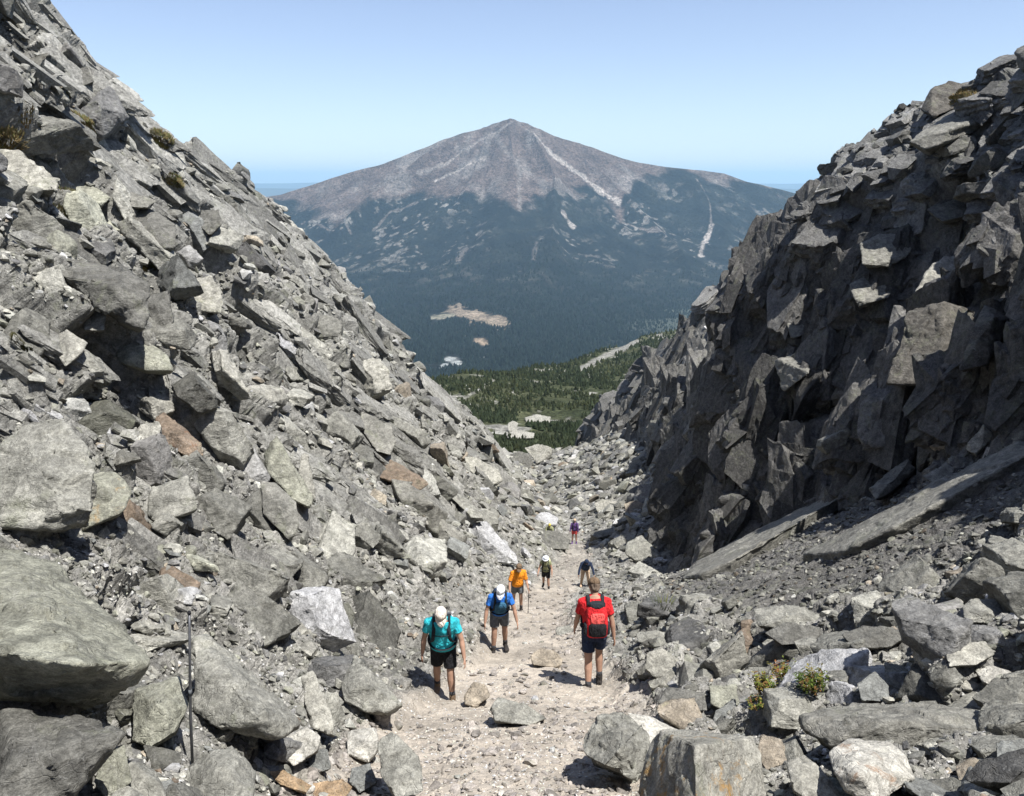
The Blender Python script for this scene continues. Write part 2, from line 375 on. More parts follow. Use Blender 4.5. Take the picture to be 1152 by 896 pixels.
tint_g = tint.copy()
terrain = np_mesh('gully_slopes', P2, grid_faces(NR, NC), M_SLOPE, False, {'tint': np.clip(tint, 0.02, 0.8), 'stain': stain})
terrain.data.materials.append(M_DUST)
pm = (w_path + fbm(p * 2.2, 4, 88) * .45 > .55).reshape(NR, NC)[:-1, :-1].ravel().astype(np.int32); terrain.data.polygons.foreach_set('material_index', pm)
tag(terrain, 'steep grey rock slopes and dusty trail floor of the gully', 'gully', kind='structure')
# coarse copy for ray casts
st = 3
Pc = P2.reshape(NR, NC, 3)[::st, ::st]; sh = Pc.shape[:2]
BVH = BVHTree.FromPolygons([tuple(v) for v in Pc.reshape(-1, 3)], grid_faces(*sh).tolist())
def hit(px, py):
    d = ray(px, py); r = BVH.ray_cast(Vector((0, 0, 0)), Vector(d), 500)
    if r[0] is None: return None, None
    n = r[1]
    if n.dot(Vector(d)) > 0: n = -n
    return np.array(r[0]), np.array(n)
log('bvh')
# ------------------------------------------------------------------ far landscape
def veg_material(name, cs, scale, bumpd, bumps=0.8):
    m, nt, b = new_mat(name); tc = N(nt, 'ShaderNodeTexCoord').outputs['Object']
    t = attr(nt, 'tint'); n1 = noise(nt, tc, scale, 5, 0.7); n2 = noise(nt, tc, scale * 0.16, 5, 0.65)
    n0 = noise(nt, tc, scale * 2.6, 3, 0.8)
    k = math_(nt, 'MULTIPLY', math_(nt, 'MULTIPLY', ramp(nt, n1, 0.32, 0.68, 0.5, 1.5), ramp(nt, n0, 0.3, 0.7, .6, 1.4)), ramp(nt, n2, 0.3, 0.7, 0.7, 1.3))
    comb = N(nt, 'ShaderNodeCombineColor'); [nt.links.new(k, comb.inputs[i]) for i in range(3)]
    nt.links.new(mixc(nt, 1.0, mixc(nt, 1.0, t.outputs['Color'], comb.outputs[0], 'MULTIPLY'), ALB, 'MULTIPLY'), b.inputs['Base Color'])
    bp = N(nt, 'ShaderNodeBump'); bp.inputs['Strength'].default_value = bumps; bp.inputs['Distance'].default_value = bumpd
    nt.links.new(n1, bp.inputs['Height']); nt.links.new(bp.outputs[0], b.inputs['Normal']); b.inputs['Roughness'].default_value = 0.95
    b.inputs['Specular IOR Level'].default_value = 0.05
    return m
M_MTN = veg_material('mountain ground', None, 0.045, 22, 1.0)
M_SPUR = veg_material('hillside ground', None, 0.5, 0.8)
def unproj(px, py, y):
    v = (448 - py) / F; u = (px - 576) / F
    t = y / (CP + v * SP); return np.stack([u * t, y + 0 * t, (-SP + v * CP) * t], -1)

SKY = np.array([(-900, 235), (-300, 232), (100, 232), (250, 228), (315, 220), (345, 210), (400, 192), (430, 184), (450, 177), (480, 166), (500, 157), (520, 150), (545, 144), (560, 138), (575, 134), (590, 138), (605, 145), (625, 153), (650, 161), (675, 170), (700, 179), (720, 184), (750, 189), (790, 192), (815, 196), (840, 205), (870, 211), (910, 221), (1000, 234), (1200, 240), (2100, 245)], float)
nr, nc = 620, 1100
pxs = np.concatenate([np.linspace(-900, 240, 120), np.linspace(243, 960, nc - 240), np.linspace(965, 2100, 120)])
skl = np.interp(pxs, SKY[:, 0], SKY[:, 1])
kern = np.ones(3) / 3; skl = np.convolve(np.pad(skl, 1, 'edge'), kern, 'valid')
rr = np.linspace(-0.14, 1.0, nr - 30); PXg, R = np.meshgrid(pxs, rr)
PYg = 430 - R * (430 - skl[None, :])
Yd = np.interp(R, [-.14, 0, .1, .27, .44, .65, .82, 1], [1700, 2480, 2880, 3850, 4900, 5950, 6500, 7000])
Mg = unproj(PXg, PYg, Yd)
zcap = np.interp(R, [-.14, 0, .1, .25], [-640, -605, -610, -605])
back = [Mg[-1] + np.array([0, 60 * k, -(9 * k + .5 * k * k)]) for k in range(1, 31)]
PXg = np.vstack([PXg, np.repeat(PXg[-1:], 30, 0)]); PYg = np.vstack([PYg, np.repeat(PYg[-1:], 30, 0)]); R = np.vstack([R, np.full((30, nc), 1.0)])
Mg = np.concatenate([Mg, np.array(back)], 0)
q = Mg.reshape(-1, 3); pxf, pyf, rf = PXg.ravel(), PYg.ravel(), R.ravel()
top = at(575, 137, 7000)
ang = np.arctan2(q[:, 0] - top[0], -(q[:, 1] - top[1] - 400)); rad = np.hypot(q[:, 0] - top[0], q[:, 1] - top[1])
gul = 1 - np.abs(fbm(np.stack([ang * 4.5, rad * 0.0007, 0 * ang], 1), 3, 90)) * 2
gul2 = 1 - np.abs(fbm(np.stack([ang * 15, rad * 0.0016, 0 * ang], 1), 3, 91)) * 2
slope_w = smoothstep(.24, .42, rf) * (1 - .75 * smoothstep(.93, 1.0, rf))
# two main spurs running down towards the viewer
def ridge(pts, width, amp):
    pts = np.array(pts, float); xr = np.interp(pyf, pts[:, 1], pts[:, 0]); on = smoothstep(pts[0, 1], pts[0, 1] + 10, pyf) * (1 - smoothstep(pts[-1, 1] - 30, pts[-1, 1], pyf))
    return amp * (1 - .9 * smoothstep(.90, 1.0, rf)) * on * np.exp(-np.abs(pxf - xr) / (width * (0.5 + (pyf - 137) / 120)))
dz = slope_w * ((gul - .5) * 50 + (gul2 - .5) * 22 * smoothstep(200, 1300, rad)) + fbm(q * 0.004, 4, 92) * 26 * smoothstep(.1, .4, rf) * (1 - .8 * smoothstep(.93, 1, rf))
dz += ridge([(575, 137), (520, 165), (480, 190), (420, 235), (360, 300)], 11, 130)
dz += ridge([(578, 137), (600, 165), (625, 215), (620, 300), (600, 340)], 10, 120)
dz += ridge([(600, 142), (660, 190), (710, 235), (760, 290), (790, 330)], 9, 95)
dz += ridge([(750, 187), (790, 230), (820, 280), (840, 330)], 14, 70)
q2 = q.copy(); q2[:, 2] += dz * np.clip(Mg.reshape(-1, 3)[:, 1] / 7000, .2, 1)
# land cover
n1 = fbm(q * 0.0022, 5, 93); n2 = fbm(q * 0.009, 4, 94); n3 = fbm(np.stack([ang * 9 + n1, rad * 0.004, 0 * ang], 1), 4, 95)
tl = np.array([(250, 214), (315, 228), (350, 232), (380, 246), (420, 236), (455, 222), (500, 214), (550, 224), (583, 246), (612, 226), (640, 218), (668, 214), (698, 240), (712, 210), (760, 200), (800, 202), (860, 210), (960, 218)], float)
tly = np.interp(pxf, tl[:, 0], tl[:, 1])
bare = smoothstep(-8, 5, tly - pyf + n1 * 30 + n3 * 14 + n2 * 12)
forest = np.array([0.013, 0.018, 0.018]); forest2 = np.array([0.024, 0.029, 0.025])
rockc = np.array([0.146, 0.114, 0.098]); rock2 = np.array([0.215, 0.190, 0.170]); pale = np.array([0.40, 0.36, 0.32])
fm = forest + (forest2 - forest) * smoothstep(-.3, .4, n2)[:, None]
rm = rockc + (rock2 - rockc) * smoothstep(0, .45, n3 + .4 * n2)[:, None]
tint = fm * (1 - bare[:, None]) + rm * bare[:, None]
# scattered clearings and outcrops on the flank
n4 = fbm(q * np.array([.026, .026, .018]), 4, 96)
patch = smoothstep(.20, .36, .5 * n2 + .35 * n3 + .95 * n4) * smoothstep(345, 250, pyf) * smoothstep(-.25, .35, n1 + .25 * np.exp(-((pxf - 500) / 120) ** 2)) * (1 - bare)
tint = tint * (1 - .75 * patch[:, None]) + np.array([.30, .28, .25]) * .75 * patch[:, None]
def streak(pts, wd, col, amt=1.0):
    global tint
    pts = np.array(pts, float); best = np.full(len(pxf), 1e9)
    for a, b in zip(pts[:-1], pts[1:]):
        ab = b - a; t = np.clip(((pxf - a[0]) * ab[0] + (pyf - a[1]) * ab[1]) / (ab @ ab), 0, 1)
        best = np.minimum(best, np.hypot(pxf - a[0] - t * ab[0], pyf - a[1] - t * ab[1]))
    k = (1 - smoothstep(wd * .5, wd * 1.1, best + n2 * wd * .7 + n3 * 1.0 + n4 * wd * .9 + .35)) * amt
    tint = tint * (1 - k[:, None]) + np.array(col) * k[:, None]
streak([(592, 152), (620, 178), (655, 202), (696, 232)], 3.2, pale)
streak([(575, 139), (560, 152), (535, 165), (500, 190), (470, 205)], 2.0, pale, .6)
streak([(545, 180), (515, 192), (490, 206)], 1.6, pale, .8)
streak([(560, 160), (585, 190), (584, 238)], 3.0, rock2, .7)
streak([(440, 205), (415, 232)], 3, rock2, .7)
streak([(800, 262), (790, 278), (787, 292)], 3.2, pale)
streak([(783, 205), (798, 240), (800, 262)], 1.2, rock2, .8)
streak([(633, 246), (645, 258)], 3.4, pale, .8); streak([(700, 252), (730, 265), (748, 272)], 1.6, rock2, .8)
streak([(524, 280), (516, 292)], 4, rock2, .6); streak([(603, 285), (601, 300)], 3, rock2, .5)
streak([(340, 250), (372, 262), (395, 270)], 1.6, rock2, .7); streak([(420, 260), (440, 240), (470, 230)], 1.5, rock2, .6)
streak([(510, 351), (530, 356), (548, 358), (566, 364)], 7.5, (.33, .27, .20)); streak([(486, 358), (510, 355)], 3.6, (.34, .32, .24)); streak([(516, 343), (517, 352)], 3.6, (.33, .27, .20))
streak([(536, 383), (546, 386)], 4.6, (.36, .28, .2)); streak([(524, 378), (535, 381)], .8, (.36, .3, .22))
streak([(505, 405), (516, 408)], 5.2, (.42, .44, .42)); streak([(498, 414), (500, 411)], 4, (.40, .43, .42)); streak([(470, 413), (476, 417)], 4, (.40, .43, .42)); streak([(540, 402), (546, 402)], 1, (.4, .42, .4))
mtn = np_mesh('mountain', q2, grid_faces(nr, nc), M_MTN, True, {'tint': np.clip(tint, .01, .8)})
tag(mtn, 'broad rocky peak with forested flanks across the valley', 'mountain', kind='structure')
log('mountain')
# plain out to the horizon, pale far hills on it
M_PLAIN = simple('plain', (0.05, 0.06, 0.045), 0.95, 0.3, 0.002, 0)
def disc(name, z, r, mat, n=96):
    a = np.linspace(0, 2 * math.pi, n, endpoint=False); V = [(0, 0, z)] + [(r * math.cos(t), r * math.sin(t), z) for t in a]
    return np_mesh(name, V, [(0, 1 + i, 1 + (i + 1) % n) for i in range(n)], mat)
tag(disc('ground', -660, 60000, M_PLAIN), 'forested plain reaching to the horizon', 'ground', kind='structure')
for hn, yy, hh, sd_ in (('distant_hills', 26000, 560, 3), ('distant_hills', 38000, 760, 9)):
    xs = np.linspace(-32000, 32000, 260); pts = np.stack([xs * .00016, 0 * xs + sd_, 0 * xs], 1)
    top_z = -660 + hh * (0.80 + .28 * fbm(pts, 4, 120 + sd_))
    rows = []
    for yo, k in ((-5000, 0), (-3200, .25), (-1600, .6), (0, 1), (2500, .5), (6000, 0)):
        rows.append(np.stack([xs, yy + yo + 0 * xs, -662 + (top_z + 662) * k], 1))
    H = np.array(rows); o = np_mesh(hn, H.reshape(-1, 3), grid_faces(6, 260), M_PLAIN, True)
    tag(o, 'low hazy hills on the horizon', 'hills', kind='structure')

# green shoulder below the gully mouth
nr, nc = 260, 420
pxs = np.linspace(150, 1000, nc); yy = np.concatenate([np.geomspace(108, 900, nr - 20), np.linspace(920, 1500, 20)])
RT = np.array([(150, 470, 300), (300, 455, 320), (400, 440, 340), (470, 432, 380), (540, 425, 460), (590, 419, 560), (640, 408, 680), (690, 392, 800), (720, 379, 880), (760, 372, 900), (1000, 350, 900)], float)
rpy = np.interp(pxs, RT[:, 0], RT[:, 1]); ry = np.interp(pxs, RT[:, 0], RT[:, 2])
Sg = np.zeros((nr, nc, 3))
for j in range(nc):
    pyr = np.interp(np.log(yy), [np.log(108), np.log(125), np.log(150), np.log(ry[j] * .6), np.log(ry[j])], [524, 513, 500, rpy[j] + (500 - rpy[j]) * .27, rpy[j]])
    g = unproj(np.full(nr, pxs[j]), pyr, yy); crest = unproj(np.array([pxs[j]]), np.array([rpy[j]]), np.array([ry[j]]))[0]
    m = yy > ry[j]; g[m, 2] = crest[2] - (yy[m] - ry[j]) * .75; g[m, 0] = crest[0] * yy[m] / ry[j]
    g[:, 2] = np.maximum(g[:, 2], -655); Sg[:, j] = g
s = Sg.reshape(-1, 3); s[:, 2] += fbm(s * .012, 4, 130) * 7 * smoothstep(130, 260, s[:, 1]) + fbm(s * .08, 3, 131) * 1.2 * smoothstep(115, 150, s[:, 1])
sx, sy, _ = project(s)
n1 = fbm(s * .03, 4, 132); n2 = fbm(s * .11, 4, 133)
g = np.array([.045, .055, .030]) + (np.array([.075, .082, .045]) - np.array([.045, .055, .030])) * smoothstep(-.3, .3, n1)[:, None]
rockm = smoothstep(.30, .42, n2 + .35 * n1)
rockm = np.maximum(rockm, 1 - smoothstep(116, 132, s[:, 1] + n2 * 22))
def near_line(pts, wd):
    pts = np.array(pts, float); best = np.full(len(sx), 1e9)
    for a, b in zip(pts[:-1], pts[1:]):
        ab = b - a; t = np.clip(((sx - a[0]) * ab[0] + (sy - a[1]) * ab[1]) / (ab @ ab), 0, 1)
        best = np.minimum(best, np.hypot(sx - a[0] - t * ab[0], sy - a[1] - t * ab[1]))
    return 1 - smoothstep(wd * .6, wd * 1.2, best + n2 * wd)
rockm = np.maximum(rockm, near_line([(655, 415), (678, 402), (700, 392), (716, 384)], 3.4)); rockm = np.maximum(rockm, near_line([(500, 458), (520, 450), (555, 428)], 1.8) * .8)
tint = g * (1 - rockm[:, None]) + np.array([.27, .265, .235]) * rockm[:, None]
spur = np_mesh('hillside', s, grid_faces(nr, nc), M_SPUR, True, {'tint': tint})
tag(spur, 'green shoulder of low conifers below the gully mouth', 'hillside', kind='structure')
SPUR_BVH = BVHTree.FromPolygons([tuple(v) for v in s], grid_faces(nr, nc).tolist())
log('spur')
# conifers: one mass per slope, far too many to count
def leaf_mat(name, col):
    m, nt, b = new_mat(name); t = attr(nt, 'tint'); nt.links.new(mixc(nt, 1.0, t.outputs['Color'], ALB, 'MULTIPLY'), b.inputs['Base Color']); b.inputs['Roughness'].default_value = .9; b.inputs['Specular IOR Level'].default_value = .1
    return m
M_LEAF = leaf_mat('conifer needles', None)
def tree_mass(name, pos, h, colr, label, k=7, layers=3):
    n = len(pos); V = []; Fc = []; T_ = []
    lay = np.linspace(0, 1, layers + 1)
    rings = []
    a = np.linspace(0, 2 * np.pi, k, endpoint=False)
    verts = np.zeros((n, layers * (k + 1), 3)); fac = []
    for L in range(layers):
        z0, z1 = .05 + .9 * L / layers * .85, min(1.0, .05 + .9 * (L + 1.45) / layers)
        r0 = .36 * (1 - L / layers * .75)
        jit = RNG.uniform(.55, 1.25, (n, k)); zj = RNG.uniform(-.05, .05, (n, k)); ph = RNG.uniform(0, 6.28, n)[:, None]
        o = L * (k + 1)
        verts[:, o:o + k, 0] = np.cos(a + ph) * r0 * jit; verts[:, o:o + k, 1] = np.sin(a + ph) * r0 * jit; verts[:, o:o + k, 2] = z0 + zj
        verts[:, o + k, 2] = z1; verts[:, o + k, 0] = RNG.uniform(-.04, .04, n)
        for i in range(k): fac.append((o + i, o + (i + 1) % k, o + k))
    verts *= h[:, None, None]; wj = RNG.uniform(.75, 1.5, n); verts[:, :, :2] *= wj[:, None, None]
    verts += pos[:, None, :]
    nvp = layers * (k + 1); fac = np.array(fac)
    faces = (fac[None] + (np.arange(n) * nvp)[:, None, None]).reshape(-1, 3)
    c = np.repeat(colr, nvp, 0); c = c * np.tile(np.where(np.arange(nvp) % (k + 1) == k, 1.15, .9), n)[:, None]
    o = np_mesh(name, verts.reshape(-1, 3), faces, M_LEAF, False, {'tint': c}); tag(o, label, 'forest', kind='stuff'); return o
# krummholz on the shoulder
M = 26000; yy_ = np.exp(RNG.uniform(np.log(118), np.log(900), M)); px_ = RNG.uniform(360, 860, M); pos = []
xs_ = (px_ - 576) / F * yy_ * 1.03; dens = fbm(np.stack([xs_ * .05, yy_ * .05, 0 * xs_], 1), 3, 140)
for i in range(M):
    if yy_[i] < 150 and RNG.random() < .35 + .4*(yy_[i]<128): continue
    if dens[i] < -.22: continue
    r = SPUR_BVH.ray_cast(Vector((xs_[i], yy_[i], 200)), Vector((0, 0, -1)), 2000)
    if r[0] is None: continue
    pos.append(tuple(r[0]))
pos = np.array(pos); pp = project(pos); rk = near_line  # drop those on the pale strip
def strip(pxv, pyv, pts, wd):
    pts = np.array(pts, float); best = np.full(len(pxv), 1e9)
    for a, b in zip(pts[:-1], pts[1:]):
        ab = b - a; t = np.clip(((pxv - a[0]) * ab[0] + (pyv - a[1]) * ab[1]) / (ab @ ab), 0, 1)
        best = np.minimum(best, np.hypot(pxv - a[0] - t * ab[0], pyv - a[1] - t * ab[1]))
    return best < wd
keep = ~strip(pp[0], pp[1], [(655, 415), (678, 402), (700, 392), (716, 384)], 3.5)
keep &= ~strip(pp[0], pp[1], [(590, 472), (622, 470)], 8) & ~strip(pp[0], pp[1], [(575, 484), (590, 486)], 7)
pos = pos[keep]; n = len(pos); hh = RNG.uniform(.9, 2.3, n) * (1 + .9 * smoothstep(200, 600, pos[:, 1])); hh *= np.where(pos[:, 1] < 170, .8, 1)
cv = RNG.uniform(.6, 1.35, n)[:, None]; mixv = RNG.random(n)[:, None] * smoothstep(-.3, .4, fbm(pos * .03, 3, 141))[:, None]
tree_mass('krummholz', pos - np.array([0, 0, .25]), hh, (np.array([.034, .046, .024]) * (1 - mixv) + np.array([.070, .078, .036]) * mixv) * cv, 'dense low conifers covering the green shoulder')
# valley forest
M = 30000; px_ = RNG.uniform(370, 830, M); r_ = -.1 + .62 * RNG.random(M) ** 1.15; r_ = r_[:]
ydv = np.interp(r_, [-.14, 0, .1, .27, .44, .65], [1700, 2480, 2880, 3850, 4900, 5950]); pyv = 430 - r_ * (430 - np.interp(px_, SKY[:, 0], SKY[:, 1]))
pos = unproj(px_, pyv, ydv); keep = ~strip(px_, pyv, [(490, 357), (515, 350), (530, 355), (565, 362)], 7) & ~strip(px_, pyv, [(505, 405), (516, 408)], 6) & ~strip(px_, pyv, [(536, 383), (546, 386)], 5) & ~strip(px_, pyv, [(470, 414), (498, 413)], 4)
keep &= RNG.random(len(pos)) > smoothstep(.25, .5, r_) * .8
MB_ = BVHTree.FromPolygons([tuple(v_) for v_ in q2.reshape(650 - 30, 1100, 3)[::2, 120:-120:2].reshape(-1, 3)], grid_faces(310, 430).tolist())
P_ = []
for v_ in pos[keep]:
    r9 = MB_.ray_cast(Vector((v_[0], v_[1], 900)), Vector((0, 0, -1)), 3000)
    if r9[0] is not None: P_.append(tuple(r9[0]))
pos = np.array(P_); n = len(pos)
tree_mass('valley_forest', pos - np.array([0, 0, 3]), RNG.uniform(11, 24, n), np.array([.014, .022, .018]) * RNG.uniform(.5, 1.7, n)[:, None], 'dark conifer forest on the valley floor', 6, 2)
log('trees')
# air
M_HAZE = bpy.data.materials.new('air'); M_HAZE.use_nodes = True; nt = M_HAZE.node_tree; nt.nodes.clear()
out = nt.nodes.new('ShaderNodeOutputMaterial'); pv = nt.nodes.new('ShaderNodeVolumePrincipled'); pv.inputs['Density'].default_value = 3.8e-5
pv.inputs['Color'].default_value = (0.50, 0.77, 1.0, 1); pv.inputs['Anisotropy'].default_value = 0.1; nt.links.new(pv.outputs[0], out.inputs['Volume'])
x0, x1, y0, y1, z0, z1 = -62000, 62000, -62000, 62000, -664, 640
hv = [(x, y, z) for x in (x0, x1) for y in (y0, y1) for z in (z0, z1)]
hz = np_mesh('haze', hv, [(0, 1, 3, 2), (4, 6, 7, 5), (0, 4, 5, 1), (2, 3, 7, 6), (0, 2, 6, 4), (1, 5, 7, 3)], M_HAZE); tag(hz, 'thin blue haze in the air', 'haze', kind='stuff')
# ------------------------------------------------------------------ rocks
def ico(sub):
    bm = bmesh.new(); bmesh.ops.create_icosphere(bm, subdivisions=sub, radius=1.0)
    v = np.array([x.co[:] for x in bm.verts]); f = np.array([[x.index for x in fc.verts] for fc in bm.faces]); bm.free()
    return v / np.linalg.norm(v, axis=1, keepdims=True), f
ICO = {k: ico(k) for k in (2, 3, 4, 5, 6)}
def hull(pts):
    bm = bmesh.new(); vs = [bm.verts.new(p) for p in pts]; r = bmesh.ops.convex_hull(bm, input=vs)
    bmesh.ops.delete(bm, geom=[g for g in r['geom_interior'] if isinstance(g, bmesh.types.BMVert)], context='VERTS')
    bm.normal_update(); bmesh.ops.triangulate(bm, faces=bm.faces[:]); bm.verts.index_update()
    loose = [v for v in bm.verts if not v.link_faces]
    if loose: bmesh.ops.delete(bm, geom=loose, context='VERTS')
    bm.verts.index_update(); bm.normal_update()
    v = np.array([x.co[:] for x in bm.verts]); f = np.array([[x.index for x in fc.verts] for fc in bm.faces]); pl = [(np.array(fc.normal[:]), np.array(fc.verts[0].co[:])) for fc in bm.faces]
    bm.free(); return v, f, pl
def from_planes(planes):
    q = [tuple(n / h) for n, h in planes]; v, f, pl = hull(q); out = []
    for n, p0 in pl:
        c = float(n @ p0)
        if c > 1e-4: out.append(n / c)
    return out
def poly_shape(sub, planes, c=None, wear=0.03, rough=0.03, lay=0.02, seed=0, size=1.0, chips=5):
    """broken stone bounded by planes (n, h): narrow worn edges, knocked-off corners, rough stepped faces"""
    rg = np.random.default_rng(seed); pts = np.array(from_planes(planes)); planes = list(planes)
    for _ in range(chips):
        i = rg.integers(len(pts)); nn = pts[i] / np.linalg.norm(pts[i]) + rg.normal(0, .38, 3); nn /= np.linalg.norm(nn); hh = (pts @ nn).max() * rg.uniform(.84, .96); planes.append((nn, float(hh)))
    pts = from_planes(planes); bm = bmesh.new(); vs = [bm.verts.new(tuple(p_)) for p_ in pts]
    bmesh.ops.remove_doubles(bm, verts=bm.verts[:], dist=size * .02)
    r = bmesh.ops.convex_hull(bm, input=bm.verts[:]); bmesh.ops.delete(bm, geom=[v_ for v_ in bm.verts if not v_.link_faces], context='VERTS')
    bmesh.ops.dissolve_limit(bm, angle_limit=.12, verts=bm.verts[:], edges=bm.edges[:])
    bmesh.ops.bevel(bm, geom=bm.edges[:] + bm.verts[:], offset=size * rg.uniform(.7, 1.5) * max(wear, .012) * 1.6, segments=1, affect='EDGES', clamp_overlap=True)
    bmesh.ops.triangulate(bm, faces=bm.faces[:])
    tgt = size * {3: .42, 4: .26, 5: .12, 6: .065}[sub]
    for _ in range(8):
        ed = [e for e in bm.edges if e.calc_length() > tgt]
        if not ed: break
        bmesh.ops.subdivide_edges(bm, edges=ed, cuts=1, use_grid_fill=False); bmesh.ops.triangulate(bm, faces=bm.faces[:])
    bm.verts.index_update(); bm.normal_update(); v = np.array([x.co[:] for x in bm.verts]); f = np.array([[x.index for x in fc.verts] for fc in bm.faces]); d = np.array([x.normal[:] for x in bm.verts]); bm.free()
    o = rg.uniform(0, 99, 3); q = v / size; ln = rg.normal(0, .35, 3); ln[2] += 1.0; ln /= np.linalg.norm(ln); l = q @ ln
    b1, _ = blocks(q * rg.uniform(1.5, 2.3) + o, seed + 5, 1.3, .16, .07); b2, _ = blocks(q * rg.uniform(4, 6) + o, seed + 6, 1.3, .2, .1)
    nz = fbm(q * 2.5 + o, 4, seed) * rough * .9 + fbm(q * 16 + o, 3, seed + 9) * rough * .4 + b1.astype(float) * rough * 2.6 + b2.astype(float) * rough * .8
    lw = l * rg.uniform(3.5, 6) + .5 * fbm(q * 1.3 + o, 3, seed + 3); li = np.floor(lw); fr_ = lw - li
    hs_ = lambda i: _r01(_hash((i + 5000).astype(np.int64), 0 * i.astype(np.int64) + seed, 0 * i.astype(np.int64), 3))
    st_ = hs_(li) + (hs_(li + 1) - hs_(li)) * smoothstep(.82, 1.0, fr_)
    side = 1 - np.abs(d @ ln) ** 2
    nz = nz + (st_ - .5) * lay * 2.6 * side + fbm(np.stack([l * 22, q[:, 0] * 1.5 + o[0], q[:, 1] * 1.5], 1), 3, seed + 4) * lay * .5 * side
    return v + d * (nz * size)[:, None], f
def rand_planes(rg, dims, slab=True):
    """planes of a random broken block with half sizes dims"""
    pl = []
    for ax in range(3):
        for s in (-1, 1):
            n = np.zeros(3); n[ax] = s; n = n + rg.normal(0, .20 if ax < 2 else .10, 3); pl.append((n, rg.uniform(.78, 1.0)))
    for _ in range(rg.integers(4, 9)):
        n = rg.normal(0, 1, 3); n[2] *= .55; n /= np.linalg.norm(n); pl.append((n, rg.uniform(.78, 1.12)))
    out = []
    for n, h in pl:
        n = n / np.linalg.norm(n); m = n / dims; L = np.linalg.norm(m); out.append((m / L, h / L))
    return out
def rot_to(n, spin, tilt_extra=None):
    z = Vector(n).normalized(); q = Vector((0, 0, 1)).rotation_difference(z)
    return np.array((q.to_matrix() @ Matrix.Rotation(spin, 3, 'Z')))
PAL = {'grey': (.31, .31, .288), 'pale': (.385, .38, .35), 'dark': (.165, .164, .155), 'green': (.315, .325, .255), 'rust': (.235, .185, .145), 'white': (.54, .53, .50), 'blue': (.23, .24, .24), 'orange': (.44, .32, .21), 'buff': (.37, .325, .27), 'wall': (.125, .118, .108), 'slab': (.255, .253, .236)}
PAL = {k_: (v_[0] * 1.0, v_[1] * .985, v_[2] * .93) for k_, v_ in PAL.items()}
PAL['green'] = (.315, .315, .255)

HERO_BOX = []   # pixel boxes already taken by a hand-made boulder
def spur_y(px, py):
    r = SPUR_BVH.ray_cast(Vector((0, 0, 0)), Vector(ray(px, py)), 2000)
    return r[0].y if r[0] is not None else 160
def hero(pts, label, color='grey', stain=None, sa=0.1, y=None, depth=1.0, base=None, sub=5, seed=0, mid=None, wear=.02, rough=.022, lay=.02, push=0.0, name='boulder', cat='boulder'):
    """pts: silhouette corners and ridge corners (px, py, forward offset as a share of the stone's width)"""
    A = np.array([(p[0], p[1], (p[2] if len(p) > 2 else 0)) for p in pts], float)
    cx, cy = A[:, 0].mean(), A[:, 1].mean(); bx = (A[:, 0].min(), A[:, 1].min(), A[:, 0].max(), A[:, 1].max())
    yh = []
    for b in (base or (cx, bx[3] - 2), (cx, cy), (bx[0] * .75 + bx[2] * .25, bx[3] - 3), (bx[0] * .25 + bx[2] * .75, bx[3] - 3)):
        h_, n_ = hit(*b)
        if h_ is not None: yh.append(h_[1])
    if yh and (y is None or y < 36): y = float(np.median(yh)) - push * .0
    if y is None: print('no hit', label); return
    y = y + push
    c0 = at(cx, cy, y); dist_ = np.linalg.norm(c0); wpx = max(bx[2] - bx[0], bx[3] - bx[1]); W = wpx / F * dist_ * .5 + (min(bx[2] - bx[0], bx[3] - bx[1])) / F * dist_ * .5
    pts3 = []
    for px, py, o in A:
        yy = y + (cy - py) / F * dist_ * .55 - o * W; pts3.append(at(px, py, yy))
    pts3 = np.array(pts3); fw = c0 / dist_; cen = pts3.mean(0)
    backp = [cen + (p_ - cen) * .72 + fw * W * .75 * depth + np.array([0, 0, -W * .18]) for p_ in pts3]
    v, f, pl = hull(list(map(tuple, np.vstack([pts3, backp]))))
    cc = v.mean(0); planes = [(n, float((q0 - cc) @ n)) for n, q0 in pl]; planes = [(n, h) for n, h in planes if h > W * .02]
    vv, ff = poly_shape(sub, planes, None, wear, rough, lay, seed + int(cx) * 7 + int(cy), W * .5, 3)
    if lay: pass
    lo = vv[:, 2].min(); origin = cc + np.array([0, 0, lo])
    rg = np.random.default_rng(int(cx * 3 + cy)); t = np.array(PAL[color]) * rg.uniform(.92, 1.08)
    t4 = np.tile(t, (len(vv), 1)); st = np.zeros((len(vv), 4)); st[:, :3] = stain or (.22, .22, .13); st[:, 3] = sa
    o = np_mesh(name, vv - np.array([0, 0, lo]), ff, M_ROCK, True, {'tint': t4, 'stain': st}); o.location = origin
    tag(o, label, cat); HERO_BOX.append(bx); return o
GREENL = (.30, .31, .19); RUST = (.25, .13, .07); ORL = (.42, .25, .08)
# --- left foreground
hero([(-70, 640, .1), (0, 612, 0), (62, 634, 0), (120, 690, .2), (166, 745, .45), (152, 770, .40), (100, 789, .3), (0, 788, .35), (-70, 780, .3), (0, 735, .75), (90, 748, .75)], 'huge grey-green lichen boulder with a dark undercut base, at the left edge of the picture', 'green', (.34, .36, .22), .16, y=5.6, sub=6, depth=.8)
hero([(-30, 835, 0), (0, 798, .1), (60, 800, 0), (138, 830, .2), (78, 896, .35), (20, 930, .3), (-40, 930, .3), (20, 850, .45)], 'broad dark grey slab in the bottom left corner under the huge lichen boulder', 'dark', None, .1, y=5.15, sub=6)
hero([(218, 705, 0), (262, 735, 0), (300, 770, .05), (340, 815, .15), (318, 832, .3), (262, 822, .35), (218, 800, .3), (216, 745, .2), (290, 805, .5)], 'large mottled slab leaning beside the thin metal stake', 'grey', (.12, .12, .11), .18, y=6.5, sub=6)
